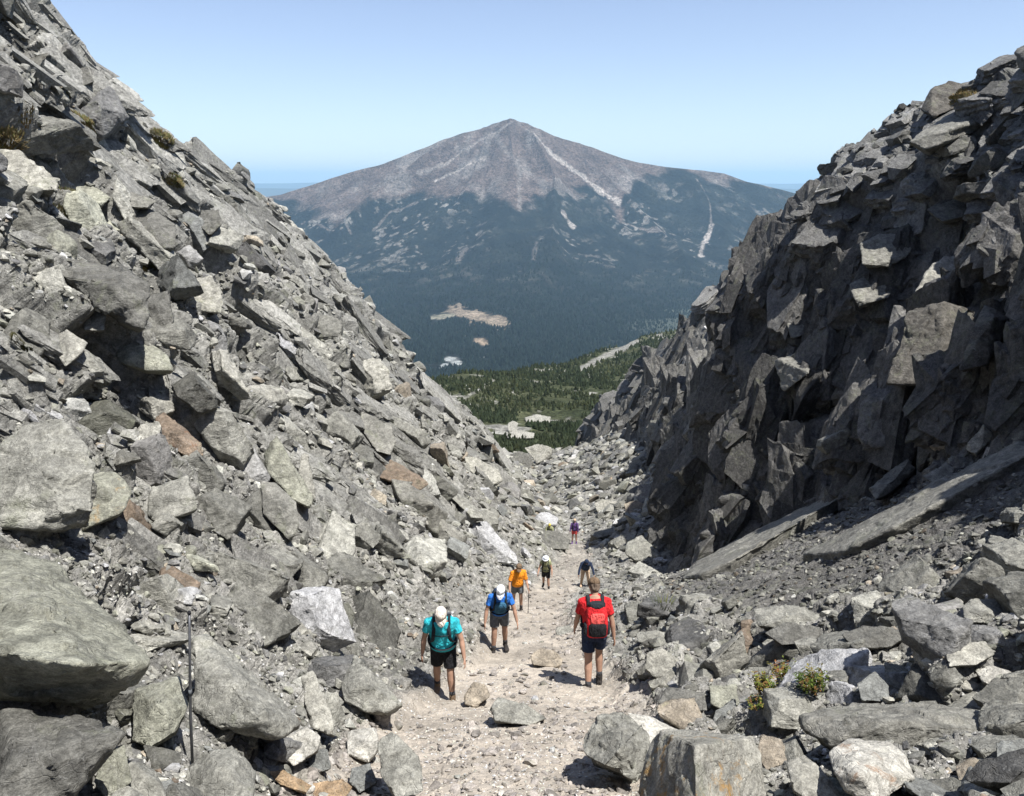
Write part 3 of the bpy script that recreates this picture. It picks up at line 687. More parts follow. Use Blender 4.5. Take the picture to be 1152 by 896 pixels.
hero([(150, 775, 0), (200, 762, 0), (212, 790, .1), (200, 822, .3), (168, 842, .35), (150, 832, .3), (176, 792, .4)], 'greenish grey angular block between the huge lichen boulder and the metal stake', 'green', (.36, .35, .24), .14, y=5.9)
hero([(205, 870, 0), (230, 843, 0), (262, 838, 0), (288, 870, .1), (282, 905, .3), (235, 915, .3), (200, 905, .2), (250, 866, .35)], 'rounded grey rock at the foot of the thin metal stake', 'grey', None, .05, y=5.7)
hero([(118, 850, 0), (140, 838, 0), (148, 880, .2), (120, 900, .2), (105, 880, .2)], 'narrow greenish block standing right of the dark corner slab', 'green', None, .1, y=5.5)
hero([(20, 480, 0), (70, 470, 0), (108, 520, .1), (104, 590, .2), (60, 598, .3), (-10, 590, .3), (-20, 520, .1), (50, 540, .35)], 'wide pitted grey outcrop block left of the orange-topped boulder', 'grey', (.4, .39, .36), .14, push=-.4, sub=6, rough=.03)
hero([(102, 533, 0), (128, 530, 0), (150, 548, .05), (138, 578, .3), (92, 597, .35), (96, 570, .3), (110, 545, .35)], 'squat olive boulder with an orange lichen top in the left rubble slope', 'green', ORL, .28, rough=.015)
hero([(168, 548, 0), (212, 534, 0), (224, 572, .2), (180, 590, .3), (165, 580, .2), (195, 560, .3)], 'square grey block just right of the orange-topped boulder', 'grey', None, .02, rough=.012)
hero([(293, 541, 0), (310, 543, 0), (333, 565, .05), (336, 590, .2), (328, 610, .3), (296, 578, .3), (314, 570, .35)], 'smooth grey pointed slab lying point down in the gravel of the left slope', 'slab', None, .0, rough=.01, wear=.01)
hero([(296, 512, 0), (312, 496, 0), (335, 535, .1), (352, 560, .1), (350, 572, .2), (325, 560, .3), (300, 530, .3)], 'pale green pointed slab just above the smooth pointed slab', 'green', (.42, .43, .33), .3, rough=.015)
hero([(340, 505, 0), (347, 512, 0), (356, 560, .2), (345, 572, .2), (335, 540, .3)], 'thin pale upright fin of rock beside the pale green pointed slab', 'pale', None, .1)
hero([(122, 387, 0), (155, 378, 0), (190, 400, .05), (197, 417, .2), (165, 417, .3), (135, 408, .3), (160, 398, .35)], 'flat pale green boulder high in the left rubble', 'green', (.36, .38, .28), .22, rough=.012)
hero([(54, 382, 0), (75, 370, 0), (99, 386, .1), (92, 398, .25), (70, 408, .35), (78, 388, .35)], 'light grey cube-like rock left of the flat pale green boulder', 'pale', None, .0, rough=.012)
hero([(85, 342, 0), (100, 336, 0), (120, 352, .1), (118, 372, .3), (95, 372, .3)], 'rounded grey rock above the light cube-like rock', 'grey', None, .05)
hero([(174, 470, 0), (182, 460, 0), (222, 495, .1), (229, 512, .2), (215, 518, .3), (185, 498, .35), (175, 485, .3), (200, 492, .4)], 'long rust-brown slab lying diagonally in the left rubble', 'rust', RUST, .3)
hero([(62, 290, 0), (120, 296, 0), (165, 318, .1), (168, 350, .3), (162, 372, .4), (120, 352, .4), (70, 312, .35), (130, 322, .5)], 'large dark layered slab jutting from the upper left slope', 'dark', None, .05, lay=.05, sub=6)
hero([(160, 335, 0), (190, 325, 0), (196, 360, .2), (188, 380, .3), (165, 375, .3), (176, 345, .35)], 'dark block leaning against the end of the large layered slab', 'dark', None, .05)
hero([(140, 240, 0), (165, 232, 0), (198, 252, .1), (197, 280, .35), (165, 280, .4), (140, 262, .35), (168, 256, .5)], 'boulder with a black undercut face on the upper left slope', 'dark', None, .1)
hero([(-15, 170, 0), (20, 168, 0), (68, 205, .1), (64, 216, .3), (25, 212, .35), (-15, 200, .35)], 'large pale flat slab at the left edge high on the slope', 'pale', None, .06, lay=.03)
hero([(68, 202, 0), (90, 200, 0), (124, 222, .1), (115, 233, .3), (85, 222, .3)], 'pale green tilted slab right of the large pale flat slab', 'green', (.38, .4, .3), .2)
hero([(120, 220, 0), (150, 216, 0), (176, 226, .1), (170, 234, .3), (125, 232, .3)], 'flat grey slab capping rubble below the upper moss patch', 'slab', None, .02)
hero([(18, 14, 0), (38, 7, 0), (56, 24, .1), (62, 44, .3), (38, 36, .35), (20, 28, .3)], 'dark rounded boulder on the skyline near the top left corner', 'dark', None, .05, y=37.5)
hero([(206, 318, 0), (238, 310, 0), (250, 330, .1), (248, 352, .3), (215, 350, .3), (208, 335, .3)], 'cracked cream-coloured ledge of layered rock on the left wall', 'pale', (.38, .37, .26), .3, lay=.06)
hero([(226, 236, 0), (246, 236, 0), (250, 252, .2), (236, 266, .3), (224, 254, .3)], 'small black-faced block on the left wall below the ridge', 'dark', None, 0)
hero([(75, 80, 0), (98, 74, 0), (106, 92, .2), (92, 98, .3)], 'dark hollowed rock on the upper left scree', 'dark', None, .0)
hero([(418, 470, 0), (440, 478, 0), (446, 498, .1), (440, 512, .3), (424, 508, .35), (404, 480, .3), (406, 462, .1)], 'blunt grey slab end sticking out of the left wall', 'slab', None, .02, rough=.014)
hero([(420, 519, 0), (440, 517, 0), (478, 538, .1), (484, 545, .2), (470, 553, .35), (430, 540, .4), (420, 530, .4), (450, 530, .5)], 'long wedge with a dark brown underside below the blunt slab end', 'rust', (.2, .17, .12), .3)
hero([(488, 530, 0), (500, 540, 0), (540, 575, .1), (545, 586, .2), (528, 580, .3), (495, 548, .3)], 'long narrow slab sliding down the toe of the left wall', 'grey', None, .05)
hero([(408, 355, 0), (425, 350, 0), (436, 370, .1), (432, 384, .3), (412, 378, .3)], 'black craggy knob on the ridge of the left wall', 'dark', None, .0, y=88)
# --- trail and gully floor
hero([(178, 640, 0), (195, 636, 0), (226, 655, .1), (224, 668, .25), (195, 664, .35), (180, 655, .3)], 'rust-brown wedge in rubble above the metal stake', 'rust', RUST, .2)
hero([(385, 770, .35), (398, 737, 0), (408, 740, .1), (455, 795, .15), (442, 805, .25), (410, 800, .4), (388, 788, .4), (404, 765, .5)], 'pyramid-shaped grey boulder with a dark left face beside the teal-shirted hiker', 'grey', None, .02, sub=5)
hero([(425, 835, 0), (440, 822, 0), (470, 850, .1), (478, 892, .3), (445, 900, .3), (428, 870, .2)], 'tall grey slab leaning at the left edge of the trail', 'grey', None, .03)
hero([(392, 822, 0), (424, 818, 0), (428, 842, .2), (415, 858, .3), (390, 850, .3), (408, 835, .35)], 'bright white angular block in the rubble left of the trail', 'white', None, .0, rough=.015)
hero([(340, 757, 0), (352, 755, 0), (372, 800, .2), (378, 830, .3), (352, 820, .3), (342, 790, .2)], 'narrow pale slab standing upright left of the trail', 'pale', None, .02)
hero([(352, 882, 0), (385, 876, 0), (396, 885, .2), (388, 900, .3), (350, 903, .3)], 'flat orange-brown rock at the bottom edge left of the trail', 'orange', (.35, .2, .1), .2)
hero([(300, 868, 0), (318, 866, 0), (350, 884, .1), (345, 892, .2), (315, 882, .2)], 'thin orange sliver of stone near the bottom edge', 'orange', None, .1)
hero([(320, 830, 0), (345, 818, 0), (362, 828, .1), (358, 845, .25), (330, 862, .3), (318, 850, .2)], 'bright pale stone right of the large mottled leaning slab', 'white', (.25, .27, .28), .3)
hero([(345, 846, 0), (368, 842, 0), (372, 865, .2), (350, 872, .2)], 'blue-grey stone below the bright pale stone', 'blue', None, .0)
hero([(396, 865, 0), (416, 858, 0), (425, 880, .2), (405, 892, .2), (392, 880, .2)], 'grey blocky stone under the bright white block', 'blue', None, .0)
hero([(355, 785, 0), (378, 778, 0), (388, 790, .1), (375, 802, .3), (355, 798, .2)], 'small pale stone behind the pyramid-shaped boulder', 'pale', None, .0)
hero([(551, 798, .3), (560, 784, 0), (590, 792, .1), (616, 808, .15), (596, 816, .3), (556, 811, .4)], 'low block with a dark front lying across the middle of the trail', 'grey', None, .03)
hero([(522, 784, 0), (532, 767, 0), (546, 770, .1), (552, 782, .2), (536, 796, .3), (522, 793, .2)], 'lumpy brown rock on the trail in front of the teal-shirted hiker', 'buff', (.2, .18, .15), .3, wear=.06)
hero([(596, 738, .2), (608, 728, 0), (624, 732, .1), (634, 742, .2), (630, 752, .3), (600, 748, .3)], 'low brown rock on the trail between the blue and the red hikers', 'buff', (.22, .2, .16), .3, wear=.05)
hero([(626, 706, 0), (640, 704, 0), (648, 710, .2), (636, 716, .3), (624, 714, .2)], 'flat grey rock just behind the red hiker', 'grey', None, .05)
hero([(521, 514, 0), (535, 514, 0), (560, 528, .1), (567, 540, .2), (560, 546, .3), (540, 540, .3), (525, 526, .2)], 'large pale cream slab at the far end of the gully floor', 'pale', (.42, .42, .32), .3, rough=.012)
hero([(572, 512, 0), (585, 508, 0), (597, 511, .2), (600, 520, .2), (596, 529, .3), (578, 528, .3)], 'dark hollow-faced boulder at the lip of the gully', 'dark', None, .0)
hero([(590, 504, 0), (605, 499, 0), (620, 504, .2), (621, 515, .2), (604, 522, .2)], 'pale boulder behind the dark hollow-faced boulder', 'pale', None, .1)
hero([(568, 488, 0), (582, 484, 0), (602, 487, .1), (600, 493, .2), (572, 494, .2)], 'pale flat outcrop among the conifers beyond the gully', 'pale', None, .1, y=spur_y(585, 493))
hero([(571, 477, 0), (576, 473, 0), (583, 476, .1), (581, 487, .2), (572, 487, .2)], 'small upright pale outcrop left of the flat outcrop in the conifers', 'pale', None, .1, y=spur_y(577, 486))
hero([(590, 470, 0), (604, 466, 0), (620, 469, .1), (618, 476, .2), (592, 475, .2)], 'farthest pale outcrop standing in the green conifers', 'pale', None, .1, y=spur_y(605, 475))
hero([(608, 605, .2), (612, 597, 0), (628, 597, 0), (642, 609, .1), (638, 618, .3), (609, 618, .4)], 'dark rock hiding the crouching hiker farther down the trail', 'dark', None, .0, rough=.01)
hero([(668, 566, 0), (680, 562, 0), (697, 564, .1), (694, 574, .2), (672, 576, .3)], 'pale rounded rock at the foot of the right scree above the far hikers', 'pale', None, .1)
hero([(702, 567, 0), (715, 563, 0), (726, 567, .1), (723, 580, .25), (704, 580, .3)], 'yellowish boulder beside the base of the dark cliff', 'buff', None, .1)
hero([(738, 556, 0), (752, 540, 0), (762, 536, 0), (764, 550, .2), (745, 570, .3)], 'leaning brown block propped against the cliff foot', 'buff', (.15, .13, .11), .2)
# --- right foreground
hero([(655, 832, .1), (672, 803, 0), (700, 800, 0), (722, 815, .1), (735, 845, .2), (718, 880, .35), (680, 862, .4), (660, 850, .3), (700, 840, .55)], 'large rough grey boulder on the right side of the trail', 'grey', (.15, .15, .13), .22, sub=6, rough=.03, y=7.2)
hero([(706, 802, .1), (730, 806, 0), (775, 824, .05), (800, 836, .1), (795, 850, .3), (740, 850, .3), (725, 840, .3)], 'pale smooth slab wedged behind the box-shaped boulder', 'white', None, .0, y=7.0, rough=.01)
hero([(740, 820, .0), (783, 838, .75), (848, 829, .3), (858, 850, .3), (862, 915, .32), (783, 930, .8), (713, 915, .05), (722, 862, .0)], 'big box-shaped boulder with a dark left face and orange lichen on its top edge', 'pale', ORL, .33, y=6.35, sub=6, wear=.010, rough=.014)
hero([(738, 795, .1), (755, 787, 0), (782, 785, .05), (790, 805, .2), (792, 826, .3), (765, 820, .35), (742, 806, .3)], 'yellow lichen-covered rock above the pale smooth slab', 'buff', (.36, .34, .2), .3)
hero([(930, 845, .2), (955, 830, 0), (1000, 834, 0), (1020, 850, .1), (1031, 876, .25), (985, 905, .5), (950, 890, .45), (935, 865, .4), (965, 868, .6)], 'cream boulder with rust-stained left side at the bottom right', 'white', (.40, .26, .17), .31, sub=6, y=6.2, rough=.012, wear=.03)
hero([(892, 804, .3), (950, 791, 0), (1060, 789, 0), (1140, 805, .05), (1152, 822, .2), (1100, 836, .35), (1010, 843, .45), (930, 838, .45), (905, 822, .4), (1020, 815, .5)], 'long flat grey slab spanning the lower right rubble', 'slab', None, .05, y=7.3, sub=6, lay=.06, depth=.5)
hero([(884, 855, 0), (905, 848, 0), (925, 865, .1), (950, 898, .2), (925, 910, .3), (892, 890, .3)], 'pale grey leaning slab between the box-shaped and cream boulders', 'pale', None, .0, y=6.4)
hero([(855, 825, 0), (880, 832, .1), (885, 858, .3), (862, 868, .3), (852, 850, .2)], 'small tan block against the right face of the box-shaped boulder', 'buff', None, .1, y=6.7)
hero([(848, 686, 0), (870, 681, 0), (905, 682, 0), (926, 694, .1), (926, 708, .3), (895, 710, .35), (852, 704, .3), (890, 695, .4)], 'flat-topped rounded boulder edging the right rubble field', 'grey', (.2, .2, .16), .3)
hero([(860, 712, 0), (885, 700, 0), (922, 706, .1), (920, 722, .3), (880, 726, .3)], 'dark rock tucked under the flat-topped rounded boulder', 'dark', None, .1, push=-.25)
hero([(819, 730, .1), (828, 712, 0), (842, 703, 0), (848, 720, .1), (838, 740, .3), (824, 744, .3)], 'rust-coloured wedge rock left of the flat-topped boulder', 'rust', RUST, .2)
hero([(946, 714, .1), (970, 704, 0), (1005, 706, .1), (1020, 718, .2), (1000, 729, .35), (960, 730, .4)], 'low dark flat rock in the middle of the right rubble', 'dark', None, .05)
hero([(1064, 736, .1), (1080, 724, 0), (1108, 722, 0), (1120, 734, .1), (1100, 748, .3), (1068, 750, .35)], 'light flat-faced rock near the right edge of the rubble', 'pale', None, .02)
hero([(1083, 683, .1), (1092, 674, 0), (1130, 675, 0), (1134, 690, .2), (1120, 702, .3), (1084, 700, .3), (1110, 688, .35)], 'grey table-topped block near the right edge above the rubble', 'grey', None, .02)
hero([(1070, 678, 0), (1080, 668, 0), (1084, 678, .1), (1075, 690, .2)], 'small white upright stone beside the table-topped block', 'white', None, .0)
hero([(1098, 755, 0), (1115, 748, 0), (1138, 756, .1), (1130, 775, .3), (1105, 768, .3)], 'white angular stone near the right edge', 'white', None, .0)
hero([(728, 735, .3), (745, 728, .1), (766, 744, .1), (764, 758, .2), (738, 763, .4), (725, 752, .4)], 'pale block with a dark left face beside the red hiker', 'pale', None, .0)
hero([(738, 790, .3), (750, 772, 0), (790, 778, .1), (796, 800, .3), (760, 800, .4)], 'dark angular boulder at the right edge of the trail', 'dark', None, .05)
hero([(715, 712, 0), (740, 709, 0), (758, 716, .1), (745, 726, .3), (718, 722, .3)], 'low flat rock right of the red hiker', 'grey', None, .05)
hero([(798, 772, 0), (828, 770, .0), (832, 792, .2), (815, 800, .3), (800, 792, .3)], 'greenish grey block below the little green plants', 'green', None, .1)
hero([(805, 800, .2), (826, 785, 0), (832, 806, .2), (820, 822, .3), (800, 820, .3)], 'steel-grey shard standing in the right rubble', 'blue', None, .0)
hero([(1120, 835, 0), (1150, 832, 0), (1175, 850, .1), (1160, 872, .3), (1122, 868, .3)], 'blue-grey rock in the shade of the long flat slab', 'blue', None, .0, y=6.8)
hero([(1075, 862, 0), (1095, 850, 0), (1112, 868, .1), (1100, 885, .3), (1078, 878, .3)], 'buff stone beneath the end of the long flat slab', 'buff', None, .0, y=6.5)
hero([(1012, 868, 0), (1045, 880, .0), (1100, 905, .1), (1060, 915, .3), (1020, 885, .3)], 'thin blue-grey slab pointing from the cream boulder', 'blue', None, .0, y=6.1)
hero([(995, 745, .1), (1018, 750, 0), (1032, 768, .2), (1018, 778, .3), (996, 770, .3)], 'square-edged grey rock in the right rubble', 'grey', None, .02)
hero([(1064, 795, 0), (1100, 775, 0), (1130, 785, .1), (1120, 800, .3), (1075, 805, .3)], 'grey rock lying just above the long flat slab', 'grey', None, .02)
hero([(965, 770, .1), (985, 755, 0), (1000, 772, .1), (1000, 790, .3), (970, 788, .3)], 'fractured grey block right of the green plants', 'blue', None, .02)
def bedrock_ramp(pts, label, color, stain, sa, lift=.22):
    P_ = []
    for a_, b_ in pts:
        h_, n_ = hit(a_, b_)
        if h_ is None: continue
        P_.append(h_ + np.array([-.25, -.3, .9]) * lift); P_.append(h_ - np.array([-.25, -.3, .9]) * .5)
    v, f, pl = hull([tuple(x) for x in P_]); cc_ = v.mean(0); planes = [(n, float((q0 - cc_) @ n)) for n, q0 in pl]; planes = [(n, max(h, .06)) for n, h in planes]
    vv, ff = poly_shape(6, planes, None, .01, .012, .012, len(HERO_BOX), np.ptp(v, axis=0).max() * .3, 2); lo = vv[:, 2].min()
    st = np.zeros((len(vv), 4)); st[:, :3] = stain or (.22, .22, .13); st[:, 3] = sa
    o = np_mesh('rock_slab', vv - np.array([0, 0, lo]), ff, M_ROCK, True, {'tint': np.tile(np.array(PAL[color]), (len(vv), 1)), 'stain': st}); o.location = cc_ + np.array([0, 0, lo]); tag(o, label, 'rock slab')
    A = np.array(pts); HERO_BOX.append((A[:, 0].mean() - 20, A[:, 1].mean() - 8, A[:, 0].mean() + 20, A[:, 1].mean() + 8))
# --- right wall and the slabs below it
bedrock_ramp([(765, 655), (800, 628), (850, 604), (905, 576), (958, 558), (945, 574), (900, 598), (850, 622), (800, 652)], 'long pale bedrock ramp under the dark cliff', 'slab', (.33, .33, .27), .2)
bedrock_ramp([(905, 632), (1000, 580), (1090, 532), (1160, 500), (1160, 520), (1085, 560), (1005, 604), (930, 640)], 'long grey bedrock ramp running to the right edge', 'slab', None, .05)
hero([(978, 550, .2), (1000, 530, 0), (1026, 512, 0), (1028, 530, .1), (1005, 552, .3), (985, 562, .4), (1005, 538, .4)], 'split pale block on top of the bedrock ramps', 'slab', None, .02, push=-.3)
hero([(1040, 535, .1), (1065, 520, 0), (1075, 530, .1), (1055, 548, .3)], 'small brown block right of the split pale block', 'grey', None, .05)
hero([(1062, 288, 0), (1088, 290, 0), (1108, 318, .05), (1100, 345, .3), (1055, 338, .45), (1030, 330, .3), (1045, 305, .1)], 'sunlit cracked cap block high on the dark right cliff', 'pale', None, .03, y=20.2, lay=.06)
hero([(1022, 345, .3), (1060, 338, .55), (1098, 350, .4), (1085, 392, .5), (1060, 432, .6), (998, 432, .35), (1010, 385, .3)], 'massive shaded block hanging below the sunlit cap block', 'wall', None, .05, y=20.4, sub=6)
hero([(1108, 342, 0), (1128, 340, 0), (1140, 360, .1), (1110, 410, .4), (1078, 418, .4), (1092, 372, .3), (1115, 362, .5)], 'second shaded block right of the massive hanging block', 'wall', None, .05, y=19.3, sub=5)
hero([(1085, 282, 0), (1110, 278, 0), (1128, 295, .1), (1112, 314, .3), (1090, 310, .3)], 'dark cube on top of the sunlit cap block', 'dark', None, .02, y=21)
hero([(1020, 160, .2), (1060, 132, 0), (1115, 107, 0), (1134, 112, .1), (1130, 130, .3), (1085, 154, .4), (1040, 168, .4), (1080, 140, .5)], 'very large smooth grey slab near the top of the right slope', 'slab', None, .0, y=27.5, sub=6, rough=.012, lay=.03)
hero([(1035, 122, 0), (1046, 98, 0), (1068, 92, 0), (1090, 95, .1), (1085, 118, .2), (1050, 132, .3)], 'dark crag with rusty lichen on the right skyline', 'wall', (.30, .19, .10), .25, y=33)
hero([(985, 150, 0), (1002, 140, 0), (1014, 145, .1), (1008, 156, .3), (988, 158, .3)], 'flat boulder perched on the skyline left of the rusty crag', 'dark', None, .0, y=38)
hero([(968, 275, .1), (990, 262, 0), (1020, 265, .05), (1026, 285, .3), (1000, 300, .4), (970, 298, .4)], 'sunlit boulder on the edge above the dark cliff', 'slab', None, .05, y=25.5)
hero([(1040, 235, .1), (1075, 222, 0), (1120, 220, .05), (1110, 238, .3), (1060, 250, .4)], 'broad sunlit flat slab above the cap block', 'slab', None, .02, y=24)
hero([(955, 320, .1), (985, 305, 0), (1010, 312, .1), (1000, 335, .4), (965, 345, .4)], 'grey block on the cliff edge left of the cap block', 'slab', None, .05, y=23.5)
hero([(882, 352, .1), (905, 345, 0), (925, 350, .1), (918, 372, .4), (890, 382, .4)], 'small sunlit block halfway up the dark cliff', 'slab', None, .02, y=30)
hero([(870, 405, .2), (895, 398, 0), (917, 400, .1), (905, 425, .4), (880, 442, .5)], 'stepped block low on the dark cliff', 'slab', None, .02, y=30)
log('heroes', len(HERO_BOX))

# ------------------------------------------------------------------ loose rocks scattered over the slopes
tri_c = (P2.reshape(NR, NC, 3)[:-1, :-1] + P2.reshape(NR, NC, 3)[1:, 1:]) / 2
A = P2.reshape(NR, NC, 3); cr = np.cross(A[1:, :-1] - A[:-1, :-1], A[:-1, 1:] - A[:-1, :-1]); area = np.linalg.norm(cr, axis=2); fn = cr / (area[..., None] + 1e-9); fn *= np.sign(fn[..., 2:3] + 1e-9)
W1 = lambda a: a.reshape(NR, NC)[:-1, :-1]
dc = np.linalg.norm(tri_c, axis=2); bz = nrm[:-1, :-1, 2]
jj = W1(cj); wl, wp, wrr, wtt, wgg = W1(w_left), W1(w_path), W1(wr), W1(wt), W1(w_rub)
zl = W1(smoothstep(-.35, .35, zone_n / .9))
right_g = W1(w_grav)
dens = wgg * 1.0 * (1 - .68 * wp) + wl * (.30 + .60 * zl * (jj > 1.5) + .25 * (project(tri_c)[1] < 430)) * (fn[..., 2] > .25) + wtt * .8 * (fn[..., 2] > .3) + wrr * .05 * (fn[..., 2] > .6)
dens = dens * (1 - .2 * right_g)
prob = area * dens / np.maximum(dc, 5) ** 2; px_, py_, dp_ = project(tri_c)
vis = (dp_ > 2) & (px_ > -350) & (px_ < 1500) & (py_ < 1250) & (tri_c[..., 1] < 124) & (jj > .9) & (jj < 13.2)
facing = ((fn * -tri_c).sum(2) > 0)
prob = prob * vis * (0.25 + .75 * facing)
pf = prob.ravel(); pf = pf / pf.sum()
NRK = 52000
ids = RNG.choice(len(pf), NRK, p=pf)
cpos = tri_c.reshape(-1, 3)[ids]; cd = dc.ravel()[ids]; cjf = jj.ravel()[ids]; cwp = wp.ravel()[ids]; cwl = wl.ravel()[ids]; crg = right_g.ravel()[ids]
# size: heavy-tailed, never smaller than a few pixels
u = RNG.random(NRK); smin = np.maximum(3.6 / F * cd, .045)
alpha = 1.75 + 1.3 * crg + 1.0 * cwp
size = smin * (1 - u) ** (-1 / alpha); size = np.minimum(size, np.where(cwp > .4, .20, 1.5) * RNG.uniform(.6, 1, NRK)); size = np.minimum(size, cd * 52 / F)
size = np.minimum(size, np.where(crg > .3, .17 + .3 * (RNG.random(NRK) < .006), 9))
bn = nrm[:-1, :-1].reshape(-1, 3)[ids]; bn = np.where(bn[:, 2:3] < 0, -bn, bn)
up = np.array([0, 0, 1.]); bn = bn * .75 + up * .25 + RNG.normal(0, .32, (NRK, 3)); bn /= np.linalg.norm(bn, axis=1, keepdims=True)
# colours
base_c = tint_all = None
k = RNG.random(NRK)[:, None]; lum = .90 * np.exp(RNG.normal(0, .36, NRK))[:, None]
cc = np.where(k < .60, np.array(PAL['grey']), np.where(k < .72, np.array(PAL['pale']), np.where(k < .85, np.array([.20, .198, .19]), np.where(k < .91, np.array(PAL['green']), np.where(k < .935, np.array(PAL['buff']), np.where(k < .96, np.array(PAL['blue']), np.where(k < .968, np.array(PAL['rust']), np.array([.33, .32, .30]))))))))
cc = cc * lum
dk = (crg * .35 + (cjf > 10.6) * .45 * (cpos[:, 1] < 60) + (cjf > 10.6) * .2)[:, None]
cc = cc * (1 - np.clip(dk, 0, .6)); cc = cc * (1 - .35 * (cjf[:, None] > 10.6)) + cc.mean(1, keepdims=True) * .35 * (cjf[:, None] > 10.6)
cc = np.where(cwp[:, None] > .35, np.array([.38, .345, .31]) * lum ** .6, cc)
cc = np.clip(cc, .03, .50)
sx, sy, sd_ = project(cpos); pxs_size = size / cd * F
# keep people and boulders clear
BLOCK = [(455, 655, 540, 800), (535, 640, 585, 742), (565, 628, 596, 690), (605, 620, 625, 668), (638, 640, 700, 782), (640, 580, 652, 614), (648, 620, 668, 648), (208, 686, 222, 868)]
blk = np.zeros(NRK, bool)
for b in BLOCK: blk |= (sx > b[0] - 2) & (sx < b[2] + 2) & (sy > b[1] + (b[3] - b[1]) * .8 - 4) & (sy < b[3] + 8)
inh = np.zeros(NRK, bool)
for b in HERO_BOX: inh |= (sx > b[0] + 3) & (sx < b[2] - 3) & (sy > b[1] + 3) & (sy < b[3] - 3)
big = pxs_size > 11
blk2 = np.zeros(NRK, bool)
for b in BLOCK: blk2 |= (sx > b[0] - 4 - pxs_size * .6) & (sx < b[2] + 4 + pxs_size * .6) & (sy > b[1] - 2) & (sy < b[3] + 6 + pxs_size * .6)
ok = ~(blk & (size > .05)) & ~(inh & big) & ~(blk2 & (pxs_size > 9))
# individual rocks: the largest visible ones
infr = (sx > -20) & (sx < 1172) & (sy > -10) & (sy < 915)
cand = np.where(ok & infr)[0]; cand = cand[np.argsort(-pxs_size[cand])]
chosen = []; pts2 = []
LIM = 300 - len(HERO_BOX)
for i in cand:
    if len(chosen) >= LIM: break
    c_ = Vector(cpos[i]); dn_ = c_.normalized(); r = BVH.ray_cast(Vector((0, 0, 0)), dn_, c_.length - size[i] * 1.2 - .3)
    if r[0] is not None: continue
    if any(abs(sx[i] - a) + abs(sy[i] - b) < .5 * (s_ + pxs_size[i]) * .9 for a, b, s_ in pts2): ok[i] = False; continue
    chosen.append(i); pts2.append((sx[i], sy[i], pxs_size[i]))
log('individual rocks', len(chosen), 'smallest px', pxs_size[chosen[-1]])
def region(i):
    x, y, d_ = sx[i], sy[i], cd[i]
    if cwp[i] > .35 and cpos[i][1] < 60: return 'lying on the dusty trail', 'stones on the trail'
    if cjf[i] > 11.8: return 'in the jumble on top of the dark right wall', 'rocks on top of the right wall'
    if cjf[i] > 10: return 'caught on the steep dark right cliff', 'rocks on the right cliff'
    if cpos[i][1] > 45 and cjf[i] > 6.2: return 'on the far gully floor beyond the hikers', 'rocks on the far gully floor'
    if cjf[i] > 8: return ('in the coarse rubble right of the trail' if crg[i] < .5 else 'on the dark gravel slope right of the trail'), ('rocks in the right rubble' if crg[i] < .5 else 'rocks on the dark gravel slope')
    if y < 300: return 'high on the left slope near the ridge', 'rocks high on the left slope'
    if y < 600: return 'halfway up the left slope', 'rocks halfway up the left slope'
    return 'in the rubble at the foot of the left slope', 'rocks at the foot of the left slope'
def cname(c):
    l = c.mean(); s_ = (c.max() - c.min()) / c.max()
    if s_ > .28 and c[0] > c[2]: return 'brownish'
    if c[1] > c[0] * 1.02: return 'greenish grey'
    return 'pale' if l > .34 else 'mid grey' if l > .2 else 'dark grey'
nchosen = np.zeros(NRK, bool)
for n_, i in enumerate(chosen):
    nchosen[i] = True; rg = np.random.default_rng(1000 + n_)
    s_ = size[i] * .62; dims = np.array([rg.uniform(.85, 1.25), rg.uniform(.6, .95), rg.uniform(.32, .62)]) * s_
    v, f = poly_shape(5 if pxs_size[i] > 26 else 4, rand_planes(rg, dims), None, .012, .024, .022, 3000 + n_, s_, 2)
    R_ = rot_to(bn[i], rg.uniform(0, 6.28)); v = v @ R_.T
    t4 = np.tile(cc[i], (len(v), 1)); st = np.zeros((len(v), 4)); st[:, :3] = RUST if rg.random() < .2 else (.24, .24, .15); st[:, 3] = rg.choice([0, .04, .1, .16])
    lo = v[:, 2].min(); v[:, 2] -= lo
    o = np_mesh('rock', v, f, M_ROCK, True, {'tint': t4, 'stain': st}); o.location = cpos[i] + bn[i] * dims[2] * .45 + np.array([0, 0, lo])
    wh, gr = region(i); shp = 'flat' if dims[2] < .42 * s_ else 'blocky' if dims[0] < 1.05 * s_ else 'elongated'
    sz = 'big' if pxs_size[i] > 34 else 'medium' if pxs_size[i] > 22 else 'small'
    cn = cname(cc[i]); tag(o, '%s %s %s rock %s' % (sz, shp, cn, wh), 'rock', '%s, %s %s %s' % (gr, sz, shp, cn))
rest = np.where(ok & ~nchosen & ~(inh & (pxs_size > 12)))[0]
